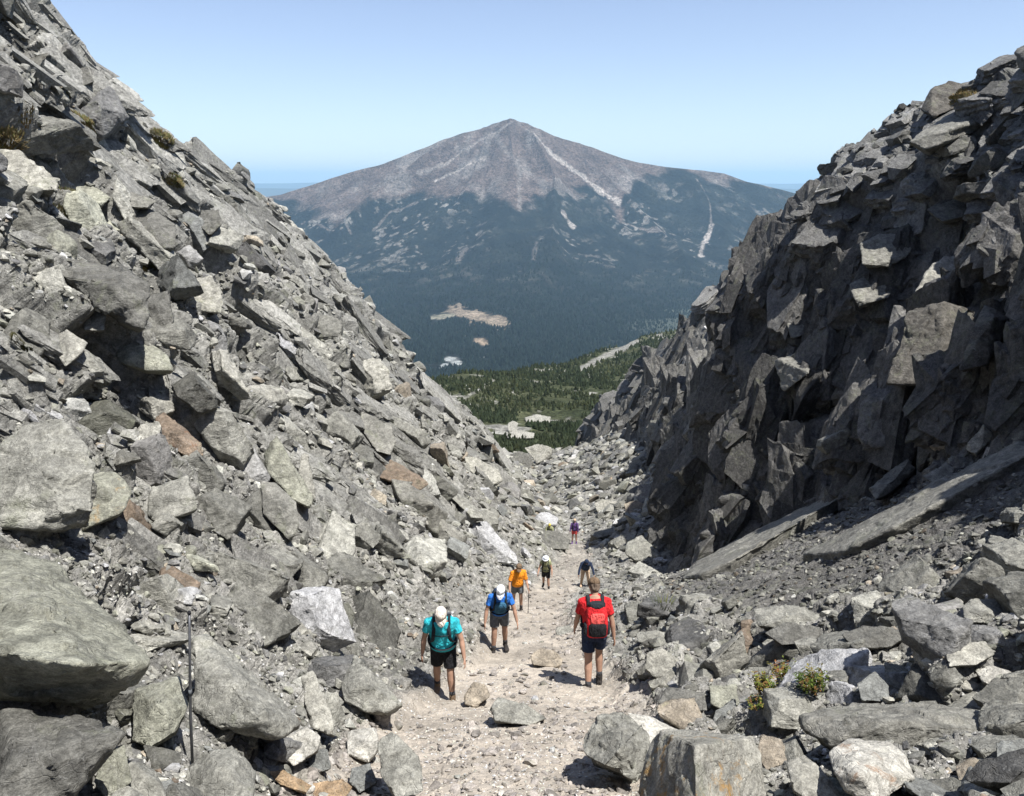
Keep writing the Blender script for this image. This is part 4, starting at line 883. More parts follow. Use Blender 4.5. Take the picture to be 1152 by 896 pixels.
# prototypes for the rest
protos = []
for k_ in range(46):
    rg = np.random.default_rng(500 + k_); n_ = rg.integers(11, 20); pt = rg.normal(0, 1, (n_, 3)); pt /= np.linalg.norm(pt, axis=1, keepdims=True)
    pt *= rg.uniform(.8, 1, (n_, 1)); pt = np.sign(pt) * np.abs(pt) ** .75 * np.array([1.05, .78, rg.uniform(.35, .6)]); v, f, _ = hull(list(map(tuple, pt))); protos.append((v, f))
def merge_rocks(name, idx, label):
    VV, FF, TT, SS = [], [], [], []; o = 0
    pk = RNG.integers(0, len(protos), len(idx)); ang_ = RNG.uniform(0, 6.283, len(idx))
    for kk in range(len(protos)):
        m = idx[pk == kk]
        if not len(m): continue
        v, f = protos[kk]; a_ = ang_[pk == kk]; n_ = bn[m]
        ax = np.stack([np.cos(a_), np.sin(a_), 0 * a_], 1); ax -= n_ * (ax * n_).sum(1, keepdims=True); ax /= np.linalg.norm(ax, axis=1, keepdims=True); ay = np.cross(n_, ax)
        s_ = size[m][:, None, None] * .6
        W_ = (v[None, :, 0:1] * ax[:, None] + v[None, :, 1:2] * ay[:, None] + v[None, :, 2:3] * n_[:, None]) * s_ + (cpos[m] + n_ * size[m][:, None] * .12)[:, None]
        nv = len(v); FF.append((f[None] + (np.arange(len(m)) * nv)[:, None, None]).reshape(-1, 3) + o); o += nv * len(m)
        VV.append(W_.reshape(-1, 3)); TT.append(np.repeat(cc[m], nv, 0)); SS.append(np.tile(np.array([.24, .24, .15, .06]), (nv * len(m), 1)))
    ob = np_mesh(name, np.vstack(VV), np.vstack(FF), M_RUBBLE, False, {'tint': np.vstack(TT), 'stain': np.vstack(SS)})
    tag(ob, label, 'rubble', kind='stuff')
L_ = cjf[rest] < 7.5
merge_rocks('rubble', rest[L_], 'broken grey rock rubble covering the left slope and trail edge')
merge_rocks('rubble', rest[~L_], 'broken grey rock rubble covering the right slope and wall')
# jointed bedrock blocks standing proud of the walls
LEDGE = []
def ledges(n, wgt, Bm, dims, px_rng, al, colf, label, seed, embed=.25, jt=.11):
    rg = np.random.default_rng(seed); pr = (area * wgt / np.maximum(dc, 5) ** 2 * vis * (.15 + .85 * facing)).ravel(); pr /= pr.sum(); g_ = rg.choice(len(pr), n, p=pr)
    c = tri_c.reshape(-1, 3)[g_]; d_ = dc.ravel()[g_]; s_ = np.minimum(px_rng[0] * (1 - rg.random(n)) ** (-1 / al), px_rng[1]) / F * d_; s_ = np.minimum(s_, 2.6)
    nn = nrm[:-1, :-1].reshape(-1, 3)[g_]; E = (Bm / np.linalg.norm(Bm, axis=0)); VV, FF, TT = [], [], []; o = 0
    pro = []
    for k_ in range(36):
        pl = []
        for ax in range(3):
            for sg in (-1, 1):
                m = np.zeros(3); m[ax] = sg; m = m + rg.normal(0, .13, 3); pl.append((m / np.linalg.norm(m), rg.uniform(.8, 1.05)))
        for _ in range(rg.integers(1, 4)):
            m = rg.normal(0, 1, 3); m /= np.linalg.norm(m); pl.append((m, rg.uniform(.85, 1.1)))
        v, f, _ = hull([tuple(x) for x in from_planes(pl)]); pro.append((v * np.array(dims), f))
    for k_ in range(22):      # larger ones with rough, stepped faces
        v, f = poly_shape(4, rand_planes(rg, np.array([1.0, 1.0, 1.0])), None, .01, .035, .045, seed * 100 + k_, 1.0, 2); pro.append((v * np.array(dims), f))
    pk = np.where(s_ / d_ * F > 19, rg.integers(36, 58, n), rg.integers(0, 36, n))
    for kk in range(58):
        m = np.where(pk == kk)[0]
        if not len(m): continue
        v, f = pro[kk]; jit = rg.normal(0, jt, (len(m), 3, 3)); A_ = E[None] + jit; a0 = A_[:, :, 0]; a0 /= np.linalg.norm(a0, axis=1, keepdims=True); a2 = A_[:, :, 2]; a2 -= a0 * (a2 * a0).sum(1, keepdims=True); a2 /= np.linalg.norm(a2, axis=1, keepdims=True); a1 = np.cross(a2, a0)
        w_ = (v[None, :, 0:1] * a0[:, None] + v[None, :, 1:2] * a1[:, None] + v[None, :, 2:3] * a2[:, None]) * (s_[m] * .5)[:, None, None] + (c[m] - nn[m] * (s_[m] * embed * dims[2] * .5)[:, None])[:, None]
        VV.append(w_.reshape(-1, 3)); FF.append((f[None] + (np.arange(len(m)) * len(v))[:, None, None]).reshape(-1, 3) + o); o += len(m) * len(v); TT.append(np.repeat(np.clip(colf(g_[m]) * np.exp(rg.normal(0, .22, len(m)))[:, None], .03, .5), len(v), 0))
    LEDGE.append((np.vstack(VV), np.vstack(FF)))
    ob = np_mesh('bedrock', np.vstack(VV), np.vstack(FF), M_SLOPE, False, {'tint': np.vstack(TT), 'stain': np.tile(np.array([.2, .2, .12, .08]), (o, 1))}); tag(ob, label, 'bedrock', kind='structure')
tf0 = np.clip(tint_g.reshape(NR, NC, 3)[:-1, :-1].reshape(-1, 3), .03, .6)
ledges(9000, wrr, BR, (1.8, .95, .75), (6, 50), 1.3, lambda g_: tf0[g_], 'jointed dark bedrock blocks of the right wall', 31, .75, .2)
ledges(1500, wtt, BT, (1.6, 1.1, .5), (7, 30), 1.6, lambda g_: tf0[g_], 'tilted dark ledges on top of the right wall', 32, .35)
ledges(2600, wl * (1 - zl) ** 1.5 + .04 * wl, BL, (2.2, .95, .42), (7, 42), 1.6, lambda g_: tf0[g_] * 1.02, 'tilted grey bedrock slabs of the left wall', 33, .5, .13)
# fine gravel
def gravel(name, n, w_, smn, smx, colf, label):
    pr = (area * w_ / np.maximum(dc, 5) ** 2 * vis).ravel(); pr /= pr.sum(); g_ = RNG.choice(len(pr), n, p=pr)
    c = tri_c.reshape(-1, 3)[g_]; d_ = dc.ravel()[g_]; s_ = np.maximum(RNG.uniform(smn, smx, n), 1.1 / F * d_) * RNG.uniform(.8, 1.5, n)
    v0 = np.array([(1, 0, 0), (-.2, .8, 0), (-.9, -.3, 0), (.1, -.7, .1), (.1, .1, .6)]); f0 = np.array([(0, 1, 4), (1, 2, 4), (2, 3, 4), (3, 0, 4)])
    a_ = RNG.uniform(0, 6.28, n); n_ = nrm[:-1, :-1].reshape(-1, 3)[g_]; n_ = n_ + RNG.normal(0, .3, (n, 3)); n_ /= np.linalg.norm(n_, axis=1, keepdims=True); n_ *= np.sign(n_[:, 2:3])
    ax = np.stack([np.cos(a_), np.sin(a_), 0 * a_], 1); ax -= n_ * (ax * n_).sum(1, keepdims=True); ax /= np.linalg.norm(ax, axis=1, keepdims=True); ay = np.cross(n_, ax)
    vj = v0[None] * RNG.uniform(.7, 1.3, (n, 5, 1))
    W_ = (vj[..., 0:1] * ax[:, None] + vj[..., 1:2] * ay[:, None] + vj[..., 2:3] * n_[:, None]) * (s_ * .6)[:, None, None] + c[:, None]
    F_ = (f0[None] + (np.arange(n) * 5)[:, None, None]).reshape(-1, 3); t = np.clip(colf(g_) * np.exp(RNG.normal(0, .3, n))[:, None], .03, .62)
    ob = np_mesh(name, W_.reshape(-1, 3), F_, M_RUBBLE, False, {'tint': np.repeat(t, 5, 0), 'stain': np.tile(np.array([.24, .24, .15, 0.]), (n * 5, 1))}); tag(ob, label, 'gravel', kind='stuff')
tf = np.clip(tint_g.reshape(NR, NC, 3)[:-1, :-1].reshape(-1, 3), .03, .6)
gravel('gravel', 80000, wgg * (1 - .9 * wp) + wl * zl * .25 + 1.0 * wp, .012, .035, lambda g_: tf[g_] * 1.25, 'small gravel and chips between the rocks')
log('rocks done')
# ------------------------------------------------------------------ people
def loft(bm, rings, k=14, cap=True):
    """rings: (centre, side vector * half width, front vector * half depth)"""
    prev = None
    for c, a, b in rings:
        c, a, b = Vector(c), Vector(a), Vector(b)
        vs = [bm.verts.new(c + a * math.cos(2 * math.pi * i / k) + b * math.sin(2 * math.pi * i / k)) for i in range(k)]
        if prev:
            for i in range(k): bm.faces.new((prev[i], prev[(i + 1) % k], vs[(i + 1) % k], vs[i]))
        elif cap: bm.faces.new(list(reversed(vs)))
        prev = vs
    if cap: bm.faces.new(prev)
def limb(bm, pts, radii, side=(1, 0, 0), flat=1.0, k=12, cap=True):
    """tapered tube through points; radii per point (or (r_side, r_front))"""
    pts = [Vector(p) for p in pts]; rings = []
    for i, p in enumerate(pts):
        t = (pts[min(i + 1, len(pts) - 1)] - pts[max(i - 1, 0)]).normalized()
        s = Vector(side); s = (s - t * s.dot(t))
        if s.length < .05: s = Vector((0, 1, 0)) - t * t.y
        s.normalize(); f = t.cross(s); r = radii[i]; rs, rf = r if isinstance(r, tuple) else (r, r * flat)
        rings.append((p, s * rs, f * rf))
    loft(bm, rings, k, cap)
def ball(bm, c, r, rot=None, sub=3):
    m = Matrix.Translation(Vector(c)) @ (rot or Matrix.Identity(4)) @ Matrix.Diagonal((*([r] * 3 if isinstance(r, (int, float)) else r), 1))
    bmesh.ops.create_icosphere(bm, subdivisions=sub, radius=1, matrix=m)
def fused(name, bm, mat, parent, voxel=.009, smooth=2, sharp=False):
    """fuse overlapping pieces to one continuous skin"""
    bmesh.ops.recalc_face_normals(bm, faces=bm.faces[:]); me = bpy.data.meshes.new(name); bm.to_mesh(me); bm.free()
    o = bpy.data.objects.new(name, me); link(o)
    m = o.modifiers.new('r', 'REMESH'); m.mode = 'VOXEL'; m.voxel_size = voxel; m.use_smooth_shade = True
    if smooth: s = o.modifiers.new('s', 'SMOOTH'); s.iterations = smooth; s.factor = .5
    dg = bpy.context.evaluated_depsgraph_get(); dg.update(); ev = o.evaluated_get(dg); nm = bpy.data.meshes.new_from_object(ev); nm.name = name
    o.modifiers.clear(); o.data = nm; bpy.data.meshes.remove(me); nm.materials.clear(); nm.materials.append(mat)
    for p_ in nm.polygons: p_.use_smooth = True
    o.parent = parent; return o
def plain(name, bm, mat, parent, smooth=True):
    bmesh.ops.recalc_face_normals(bm, faces=bm.faces[:]); me = bpy.data.meshes.new(name); bm.to_mesh(me); bm.free(); me.materials.append(mat)
    for p_ in me.polygons: p_.use_smooth = smooth
    o = bpy.data.objects.new(name, me); link(o); o.parent = parent; return o
def cloth(name, col, var=.16):
    m, nt, b = new_mat(name); tc = N(nt, 'ShaderNodeTexCoord').outputs['Object']; n = noise(nt, tc, 9, 4, .6, .8); w = noise(nt, scaled(nt, tc, (1, 1, .5)), 14, 3, .55, 1.2)
    c = mixc(nt, ramp(nt, n, .35, .65), tuple(x * (1 - var) for x in col), tuple(min(1, x * (1 + var)) for x in col)); nt.links.new(c, b.inputs['Base Color'])
    bp = N(nt, 'ShaderNodeBump'); bp.inputs['Strength'].default_value = .9; bp.inputs['Distance'].default_value = .07; nt.links.new(w, bp.inputs['Height']); nt.links.new(bp.outputs[0], b.inputs['Normal']); b.inputs['Roughness'].default_value = .9
    return m
SKIN = simple('skin', (.50, .30, .21), .6, .1, 12, .1); SKIN.node_tree.nodes['Principled BSDF'].inputs['Subsurface Weight'].default_value = 0.0
CL = {n: cloth(n, c) for n, c in dict(teal=(.03, .40, .47), black=(.012, .012, .014), blue=(.03, .16, .55), navy=(.02, .032, .065), orange=(.78, .27, .02), red=(.55, .02, .025), coral=(.72, .10, .09),
      cream=(.66, .60, .52), white=(.72, .76, .82), brown=(.16, .11, .07), olive=(.27, .28, .15), purple=(.12, .06, .20), yellow=(.5, .42, .08), grey=(.12, .13, .14), tan=(.52, .38, .26), sock=(.05, .05, .055), boot=(.035, .03, .028), paleyel=(.60, .60, .40), hairb=(.05, .032, .02), hairg=(.16, .12, .09), lightgrey=(.5, .5, .52), strap=(.02, .025, .03), petrol=(.03, .10, .17)).items()}
ALU = simple('grey alloy', (.45, .46, .48), .35, .08, 20, 0, .7)

def RX(a): return Matrix.Rotation(a, 3, 'X')
def RY(a): return Matrix.Rotation(a, 3, 'Y')
def RZ(a): return Matrix.Rotation(a, 3, 'Z')
rad_ = math.radians
def make_person(px, py, label, H=1.75, face=180, lean=12, head=(35, 0), arms=((5, 12, 15), (5, 12, 15)), legs=((0, 0, 3), (0, 0, 3)), cols=None, hat='cap', sleeve=.62, shorts=.72, trouser=False, voxel=.009, build=1.0, twist=0, drop=0.0, jacket=False, y_force=None, group='hikers on the trail'):
    """local frame: +Y is where the person faces. legs: (swing fwd, abduct, knee bend); arms: (swing fwd, abduct, elbow bend)"""
    cols = cols or {}; s = H / 1.75; B = build
    hp, _ = hit(px, py)
    if y_force: hp = at(px, py, y_force)
    root = bpy.data.objects.new('person', None); link(root); root.empty_display_size = .3
    root.location = hp; root.rotation_euler = (0, 0, rad_(face)); tag(root, label, 'person', group)
    hipw = .088 * s; pel = Vector((0, 0, .93 * s)); J = {}
    for sd, (sw, ab, kn) in zip((-1, 1), legs):
        h = pel + Vector((sd * hipw, 0, -.02 * s)); d1 = RY(rad_(-ab) * sd) @ RX(rad_(sw)) @ Vector((0, 0, -1)); k = h + d1 * .43 * s
        d2 = RY(rad_(-ab) * sd) @ RX(rad_(sw - kn)) @ Vector((0, 0, -1)); a = k + d2 * .42 * s; J[sd] = dict(h=h, k=k, a=a, d2=d2)
    low = min(J[-1]['a'].z, J[1]['a'].z) - .075 * s; sh = Vector((0, 0, -low - drop))
    pel = pel + sh
    for sd in (-1, 1):
        for n_ in 'hka': J[sd][n_] = J[sd][n_] + sh
    T = RZ(rad_(twist)) @ RX(rad_(-lean)); up = T @ Vector((0, 0, 1)); fr = T @ Vector((0, 1, 0)); rt = T @ Vector((1, 0, 0))
    waist = pel + up * .14 * s; chest = pel + up * .34 * s; shl = pel + up * .49 * s; neck = shl + up * .07 * s
    hr = RX(rad_(-head[0])) @ RZ(rad_(head[1])); hu = hr @ Vector((0, 0, 1)); hf = hr @ Vector((0, 1, 0)); hs = Vector((1, 0, 0)); hs = (hr @ hs)
    hc = neck + (up * .5 + hu * .5).normalized() * .12 * s + hf * .02 * s
    for sd, (sw, ab, el) in zip((-1, 1), arms):
        S_ = shl + rt * sd * .172 * s * B - up * .045 * s; d1 = RY(rad_(-ab) * sd) @ RX(rad_(sw)) @ Vector((0, 0, -1)); e = S_ + d1 * .29 * s
        d2 = RY(rad_(-ab * .55) * sd) @ RX(rad_(sw + el)) @ Vector((0, 0, -1)); w_ = e + d2 * .25 * s; J[sd].update(S=S_, e=e, w=w_, ad1=d1, ad2=d2)
    # body: one skin
    bm = bmesh.new()
    W = lambda k: k * s * B
    def torso(bm, g=0.0, z0=-.10, z1=.56, belly=0.0):
        prof = [(-.10, .135, .105), (-.04, .165, .12), (.03, .162, .122), (.10, .15, .115), (.18, .152, .115), (.28, .172, .122), (.38, .188, .12), (.46, .175, .10), (.52, .11, .078), (.56, .06, .06)]
        R_ = []
        for z, a, b in prof:
            if z < z0 - 1e-6 or z > z1 + 1e-6: continue
            bb = b + (belly * math.exp(-((z - .1) / .1) ** 2))
            R_.append((pel + up * z * s + fr * belly * .5 * math.exp(-((z - .1) / .1) ** 2) * s, rt * (W(a) + g), fr * (W(bb) + g)))
        loft(bm, R_, 18)
    torso(bm)
    limb(bm, [shl - up * .01 * s, neck, hc - hu * .06 * s], [.062 * s, .055 * s, .055 * s])
    for sd in (-1, 1):
        j = J[sd]
        limb(bm, [j['h'] + Vector((0, 0, .05 * s)), j['h'] - Vector((0, 0, .03 * s)), j['h'].lerp(j['k'], .35), j['h'].lerp(j['k'], .75), j['k'], j['k'].lerp(j['a'], .25), j['k'].lerp(j['a'], .6), j['k'].lerp(j['a'], .9), j['a']], [.08 * s, .088 * s, .082 * s, .064 * s, .056 * s, .060 * s, .048 * s, .037 * s, .036 * s])
        ft = j['a'] - Vector((0, 0, .035 * s)); fd = Vector((sd * .12, 1, 0)).normalized()
        limb(bm, [ft - fd * .05 * s, ft + fd * .04 * s, ft + fd * .13 * s - Vector((0, 0, .012 * s)), ft + fd * .19 * s - Vector((0, 0, .018 * s))], [(.033 * s, .035 * s), (.038 * s, .036 * s), (.042 * s, .025 * s), (.032 * s, .016 * s)])
        limb(bm, [shl + rt * sd * .10 * s, j['S'], j['S'].lerp(j['e'], .3), j['S'].lerp(j['e'], .7), j['e'], j['e'].lerp(j['w'], .3), j['e'].lerp(j['w'], .8), j['w']], [.05 * s, .058 * s, .052 * s, .043 * s, .038 * s, .041 * s, .030 * s, .027 * s])
        # hand: palm, four curled fingers, thumb
        d = j['ad2'].normalized(); inw = (Vector((-sd, 0, 0)) - d * d.dot(Vector((-sd, 0, 0)))).normalized(); fw_ = d.cross(inw) * (1 if sd < 0 else -1)
        if fw_.y < 0: fw_ = -fw_
        limb(bm, [j['w'], j['w'] + d * .03 * s, j['w'] + d * .085 * s], [(.024 * s, .02 * s), (.034 * s, .017 * s), (.036 * s, .014 * s)], side=fw_)
        for q_, L_ in zip((-1.5, -.5, .5, 1.5), (.062, .074, .078, .070)):
            b0 = j['w'] + d * .07 * s + fw_ * q_ * .0185 * s; m0 = b0 + (d + inw * .10).normalized() * (L_ * .5 + .014) * s; t0 = m0 + (d * .75 + inw * .66).normalized() * L_ * .5 * s
            limb(bm, [b0, m0, t0], [.0095 * s, .0088 * s, .0072 * s], k=8)
        b0 = j['w'] + d * .025 * s + fw_ * .024 * s; m0 = b0 + (fw_ * .8 + d * .75 + inw * .2).normalized() * .042 * s; t0 = m0 + (d + inw * .45 + fw_ * .15).normalized() * .032 * s
        limb(bm, [b0, m0, t0], [.012 * s, .0105 * s, .008 * s], k=8)
    # head
    HM = Matrix((hs, hf, hu)).transposed().to_4x4()
    ball(bm, hc + hu * .015 * s - hf * .008 * s, (.075 * s, .095 * s, .098 * s), HM); ball(bm, hc - hu * .05 * s + hf * .018 * s, (.056 * s, .07 * s, .065 * s), HM)
    ball(bm, hc + hf * .096 * s - hu * .02 * s, (.012 * s, .022 * s, .022 * s), HM, 2); ball(bm, hc + hf * .086 * s + hu * .018 * s, (.045 * s, .012 * s, .008 * s), HM, 2)
    ball(bm, hc + hf * .082 * s - hu * .062 * s, (.024 * s, .012 * s, .010 * s), HM, 2); ball(bm, hc + hf * .07 * s - hu * .098 * s, (.025 * s, .02 * s, .016 * s), HM, 2)
    for sd in (-1, 1): ball(bm, hc + hs * sd * .077 * s - hf * .005 * s - hu * .01 * s, (.010 * s, .018 * s, .03 * s), HM, 2)
    body = fused('body', bm, SKIN, root, voxel * .75, 1)
    if voxel < .0095:
        for sd in (-1, 1):
            bm = bmesh.new(); ball(bm, hc + hf * .083 * s + hu * .002 * s + hs * sd * .03 * s, (.013 * s, .008 * s, .007 * s), HM, 2); plain('eye', bm, CL['black'], root)
    # hair
    bm = bmesh.new(); ball(bm, hc + hu * .028 * s - hf * .022 * s, (.081 * s, .090 * s, .090 * s), HM); ball(bm, hc - hu * .03 * s - hf * .045 * s, (.066 * s, .055 * s, .06 * s), HM); fused('hair', bm, CL[cols.get('hair', 'hairb')], root, voxel, 1)
    # shirt or jacket
    bm = bmesh.new(); torso(bm, .016 * s, -.10 if jacket else -.04, .53, .035 if B > 1.05 else .01)
    for sd in (-1, 1):
        j = J[sd]; L_ = j['S'].lerp(j['e'], sleeve) if sleeve <= 1 else j['e']
        ball(bm, j['S'] - j['ad1'] * 0, (.069 * s, .066 * s, .066 * s)); limb(bm, [neck - up * .02 * s, shl.lerp(j['S'], .45) + up * .012 * s, j['S'] + up * .004 * s], [.058 * s, .064 * s, .062 * s])
        pts = [shl + rt * sd * .08 * s - up * .03 * s, j['S'], j['S'].lerp(j['e'], .3), L_]; rr_ = [.066 * s, .066 * s, .063 * s, .064 * s]
        if sleeve > 1: pts += [j['e'].lerp(j['w'], .5), j['e'].lerp(j['w'], .95)]; rr_[-1] = .056 * s; rr_ += [.05 * s, .044 * s]
        limb(bm, pts, rr_)
    if cols.get('hood'):
        ball(bm, hc + hu * .02 * s - hf * .02 * s, (.105 * s, .112 * s, .125 * s), HM); limb(bm, [shl - up * .02 * s, neck, hc - hu * .05 * s - hf * .03 * s], [.10 * s, .085 * s, .085 * s])
    fused('jacket' if jacket else 'shirt', bm, CL[cols.get('shirt', 'teal')], root, voxel, 3)
    # shorts or trousers
    bm = bmesh.new(); R_ = [(pel + up * z * s, rt * (a * s * B + .018 * s), fr * (b * s * B + .018 * s)) for z, a, b in ((-.11, .14, .115), (-.04, .168, .125), (.04, .163, .122), (.09, .152, .116))]; loft(bm, R_, 18)
    for sd in (-1, 1):
        j = J[sd]; e_ = j['h'].lerp(j['k'], shorts)
        pts = [j['h'] + Vector((0, 0, .04 * s)), j['h'] - Vector((0, 0, .05 * s)), j['h'].lerp(j['k'], .5), e_]; rr_ = [.092 * s, .108 * s, .100 * s, .096 * s]
        if trouser: pts[-1] = j['k']; rr_[-1] = .078 * s; pts += [j['k'].lerp(j['a'], .5), j['a'] + Vector((0, 0, .01))]; rr_ += [.068 * s, .056 * s]
        limb(bm, pts, rr_)
    fused('trousers' if trouser else 'shorts', bm, CL[cols.get('shorts', 'black')], root, voxel, 2)
    for sd in (-1, 1):
        j = J[sd]; bm = bmesh.new(); fd = Vector((sd * .12, 1, 0)).normalized(); a = j['a']; z_ = a.z - .035 * s
        limb(bm, [a + (j['k'] - a).normalized() * .07 * s, a, a - Vector((0, 0, .03 * s))], [.050 * s, .048 * s, .046 * s])
        b0 = a - Vector((0, 0, .042 * s)); limb(bm, [b0 - fd * .075 * s, b0 - fd * .03 * s, b0 + fd * .06 * s, b0 + fd * .15 * s - Vector((0, 0, .010 * s)), b0 + fd * .205 * s - Vector((0, 0, .018 * s))], [(.036 * s, .034 * s), (.046 * s, .046 * s), (.050 * s, .044 * s), (.052 * s, .030 * s), (.038 * s, .018 * s)])
        fused('boot', bm, CL[cols.get('boot', 'boot')], root, voxel, 1)
        if not trouser:
            bm = bmesh.new(); limb(bm, [a + (j['k'] - a).normalized() * .05 * s, a + (j['k'] - a).normalized() * .13 * s], [.046 * s, .047 * s]); plain('sock', bm, CL[cols.get('sock', 'sock')], root)
    # hat
    if hat in ('cap', 'brim', 'helmet'):
        bm = bmesh.new(); hb = hc + hu * .035 * s - hf * .006 * s; R_ = []
        for t_ in (0, .35, .65, .85, .97): R_.append((hb + hu * (.098 * s) * math.sin(t_ * math.pi / 2), hs * .092 * s * math.cos(t_ * math.pi / 2) ** .8, hf * .108 * s * math.cos(t_ * math.pi / 2) ** .8))
        loft(bm, R_, 20)
        hat_o = plain('hat', bm, CL[cols.get('hat', 'cream')], root); bm = bmesh.new()
        if hat == 'cap':
            vt = []
            for layer, dzz in ((0, .006), (1, -.006)):
                rows = []
                for u_ in np.linspace(-1, 1, 9):
                    a_ = u_ * 1.15; inner = hb + hs * .090 * s * math.sin(a_) + hf * .104 * s * math.cos(a_); outer = hb + hs * .085 * s * math.sin(a_) * 1.02 + hf * (.104 * math.cos(a_) + .085 * math.cos(a_ * 1.1) + .005) * s - hu * .022 * s * math.cos(a_)
                    rows.append((bm.verts.new(inner + hu * dzz), bm.verts.new(outer + hu * dzz * .5)))
                vt.append(rows)
            for i in range(8):
                bm.faces.new((vt[0][i][0], vt[0][i + 1][0], vt[0][i + 1][1], vt[0][i][1])); bm.faces.new((vt[1][i][0], vt[1][i][1], vt[1][i + 1][1], vt[1][i + 1][0])); bm.faces.new((vt[0][i][1], vt[0][i + 1][1], vt[1][i + 1][1], vt[1][i][1]))
            plain('brim', bm, CL[cols.get('hat', 'cream')], hat_o)
        elif hat == 'brim':
            loft(bm, [(hb - hu * .006 * s, hs * .094 * s, hf * .11 * s), (hb - hu * .012 * s, hs * .14 * s, hf * .155 * s), (hb - hu * .018 * s, hs * .138 * s, hf * .153 * s), (hb - hu * .012 * s, hs * .09 * s, hf * .10 * s)], 24, False); plain('brim', bm, CL[cols.get('hat', 'cream')], hat_o)
        else: bm.free()
    info = dict(root=root, pel=pel, up=up, fr=fr, rt=rt, shl=shl, s=s, J=J, hc=hc, B=B); return info
def make_pack(I, label, col='red', col2='black', size=(.29, .17, .46), pocket='black', front_straps=True, low=0.02, panel=None):
    """a rucksack on the person's back, its own thing"""
    root = bpy.data.objects.new('backpack', None); link(root); root.location = I['root'].location; root.rotation_euler = I['root'].rotation_euler
    tag(root, label, 'backpack'); s = I['s']; w, d, h = (x * s for x in size); up, fr, rt = I['up'], I['fr'], I['rt']
    bk = I['pel'] + up * low * s - fr * (.122 * I['B'] * s + d * .5 + .006)
    bm = bmesh.new(); R_ = []
    for z, a, b in ((0, .42, .42), (.05, .49, .5), (.35, .52, .56), (.7, .50, .52), (.9, .44, .44), (1, .30, .28)): R_.append((bk + up * h * z, rt * w * a, -fr * d * b))
    # squarish section
    prev = None; k = 20
    for c, a, b in R_:
        vs = []
        for i in range(k):
            t_ = 2 * math.pi * i / k; ct, st_ = math.cos(t_), math.sin(t_); vs.append(bm.verts.new(c + a * math.copysign(abs(ct) ** .6, ct) + b * math.copysign(abs(st_) ** .6, st_)))
        if prev:
            for i in range(k): bm.faces.new((prev[i], prev[(i + 1) % k], vs[(i + 1) % k], vs[i]))
        else: bm.faces.new(list(reversed(vs)))
        prev = vs
    bm.faces.new(prev); plain('bag', bm, CL[col], root)
    def box(c, hx, hy, hz, mat, name):
        bm = bmesh.new(); R2 = []
        for z, k_ in ((-1, .8), (-.8, 1), (.7, 1), (1, .75)): R2.append((c + up * hz * z, rt * hx * k_, -fr * hy * k_))
        loft(bm, R2, 14); return plain(name, bm, CL[mat], root)
    box(bk + up * h * .27 - fr * d * .5, w * .42, d * .28, h * .20, pocket, 'front_pocket')
    box(bk + up * h * .98, w * .40, d * .42, h * .10, col2, 'top_lid')
    if panel: box(bk + up * h * .62 - fr * d * .50, w * .33, d * .10, h * .17, panel, 'front_panel')
    for sd in (-1, 1):
        box(bk + up * h * .25 + rt * sd * w * .52, w * .10, d * .35, h * .18, col2, 'side_pocket')
        g = .03 * s; S_ = I['shl'] + rt * sd * .105 * s; B_ = I['B']
        pts = [S_ - fr * (.115 * s) - up * .06 * s, S_ - fr * .07 * s + up * .045 * s, S_ + fr * .01 * s + up * .055 * s, S_ + fr * (.10 * s) - up * .02 * s, S_ + fr * (.148 * B_ * s) - up * .13 * s + rt * sd * .01 * s, S_ + fr * (.150 * B_ * s) - up * .25 * s + rt * sd * .03 * s, I['pel'] + up * .14 * s + fr * .09 * s + rt * sd * (.165 * B_) * s, I['pel'] + up * .12 * s - fr * .09 * s + rt * sd * .155 * s * B_]
        bm = bmesh.new(); cv = [Vector(p_) for p_ in pts]; fine_ = []
        for i in range(len(cv) - 1):
            p0, p1, p2, p3 = cv[max(i - 1, 0)], cv[i], cv[i + 1], cv[min(i + 2, len(cv) - 1)]
            for t_ in (0, .25, .5, .75): fine_.append(.5 * ((2 * p1) + (p2 - p0) * t_ + (2 * p0 - 5 * p1 + 4 * p2 - p3) * t_ ** 2 + (3 * p1 - p0 - 3 * p2 + p3) * t_ ** 3))
        limb(bm, fine_, [(.026 * s, .009 * s)] * len(fine_), side=rt); plain('shoulder_strap', bm, CL['strap'], root)
    # hip belt and chest strap
    bm = bmesh.new(); ring = [];  c0 = I['pel'] + up * .085 * s
    for i in range(33):
        a_ = 2 * math.pi * i / 32; ring.append(c0 + rt * math.cos(a_) * (.158 * I['B'] + .028) * s + fr * math.sin(a_) * (.128 * I['B'] + .036 + (.03 if I['B'] > 1.05 else .0)) * s)
    limb(bm, ring, [(.006 * s, .022 * s)] * 33, side=(0, 0, 1)); plain('hip_belt', bm, CL['strap'], root)
    bm = bmesh.new(); c1 = I['shl'] - up * .13 * s + fr * .156 * I['B'] * s; limb(bm, [c1 - rt * .11 * s, c1 + fr * .01, c1 + rt * .11 * s], [(.006, .010)] * 3, side=fr); plain('chest_strap', bm, CL['strap'], root)
    return root
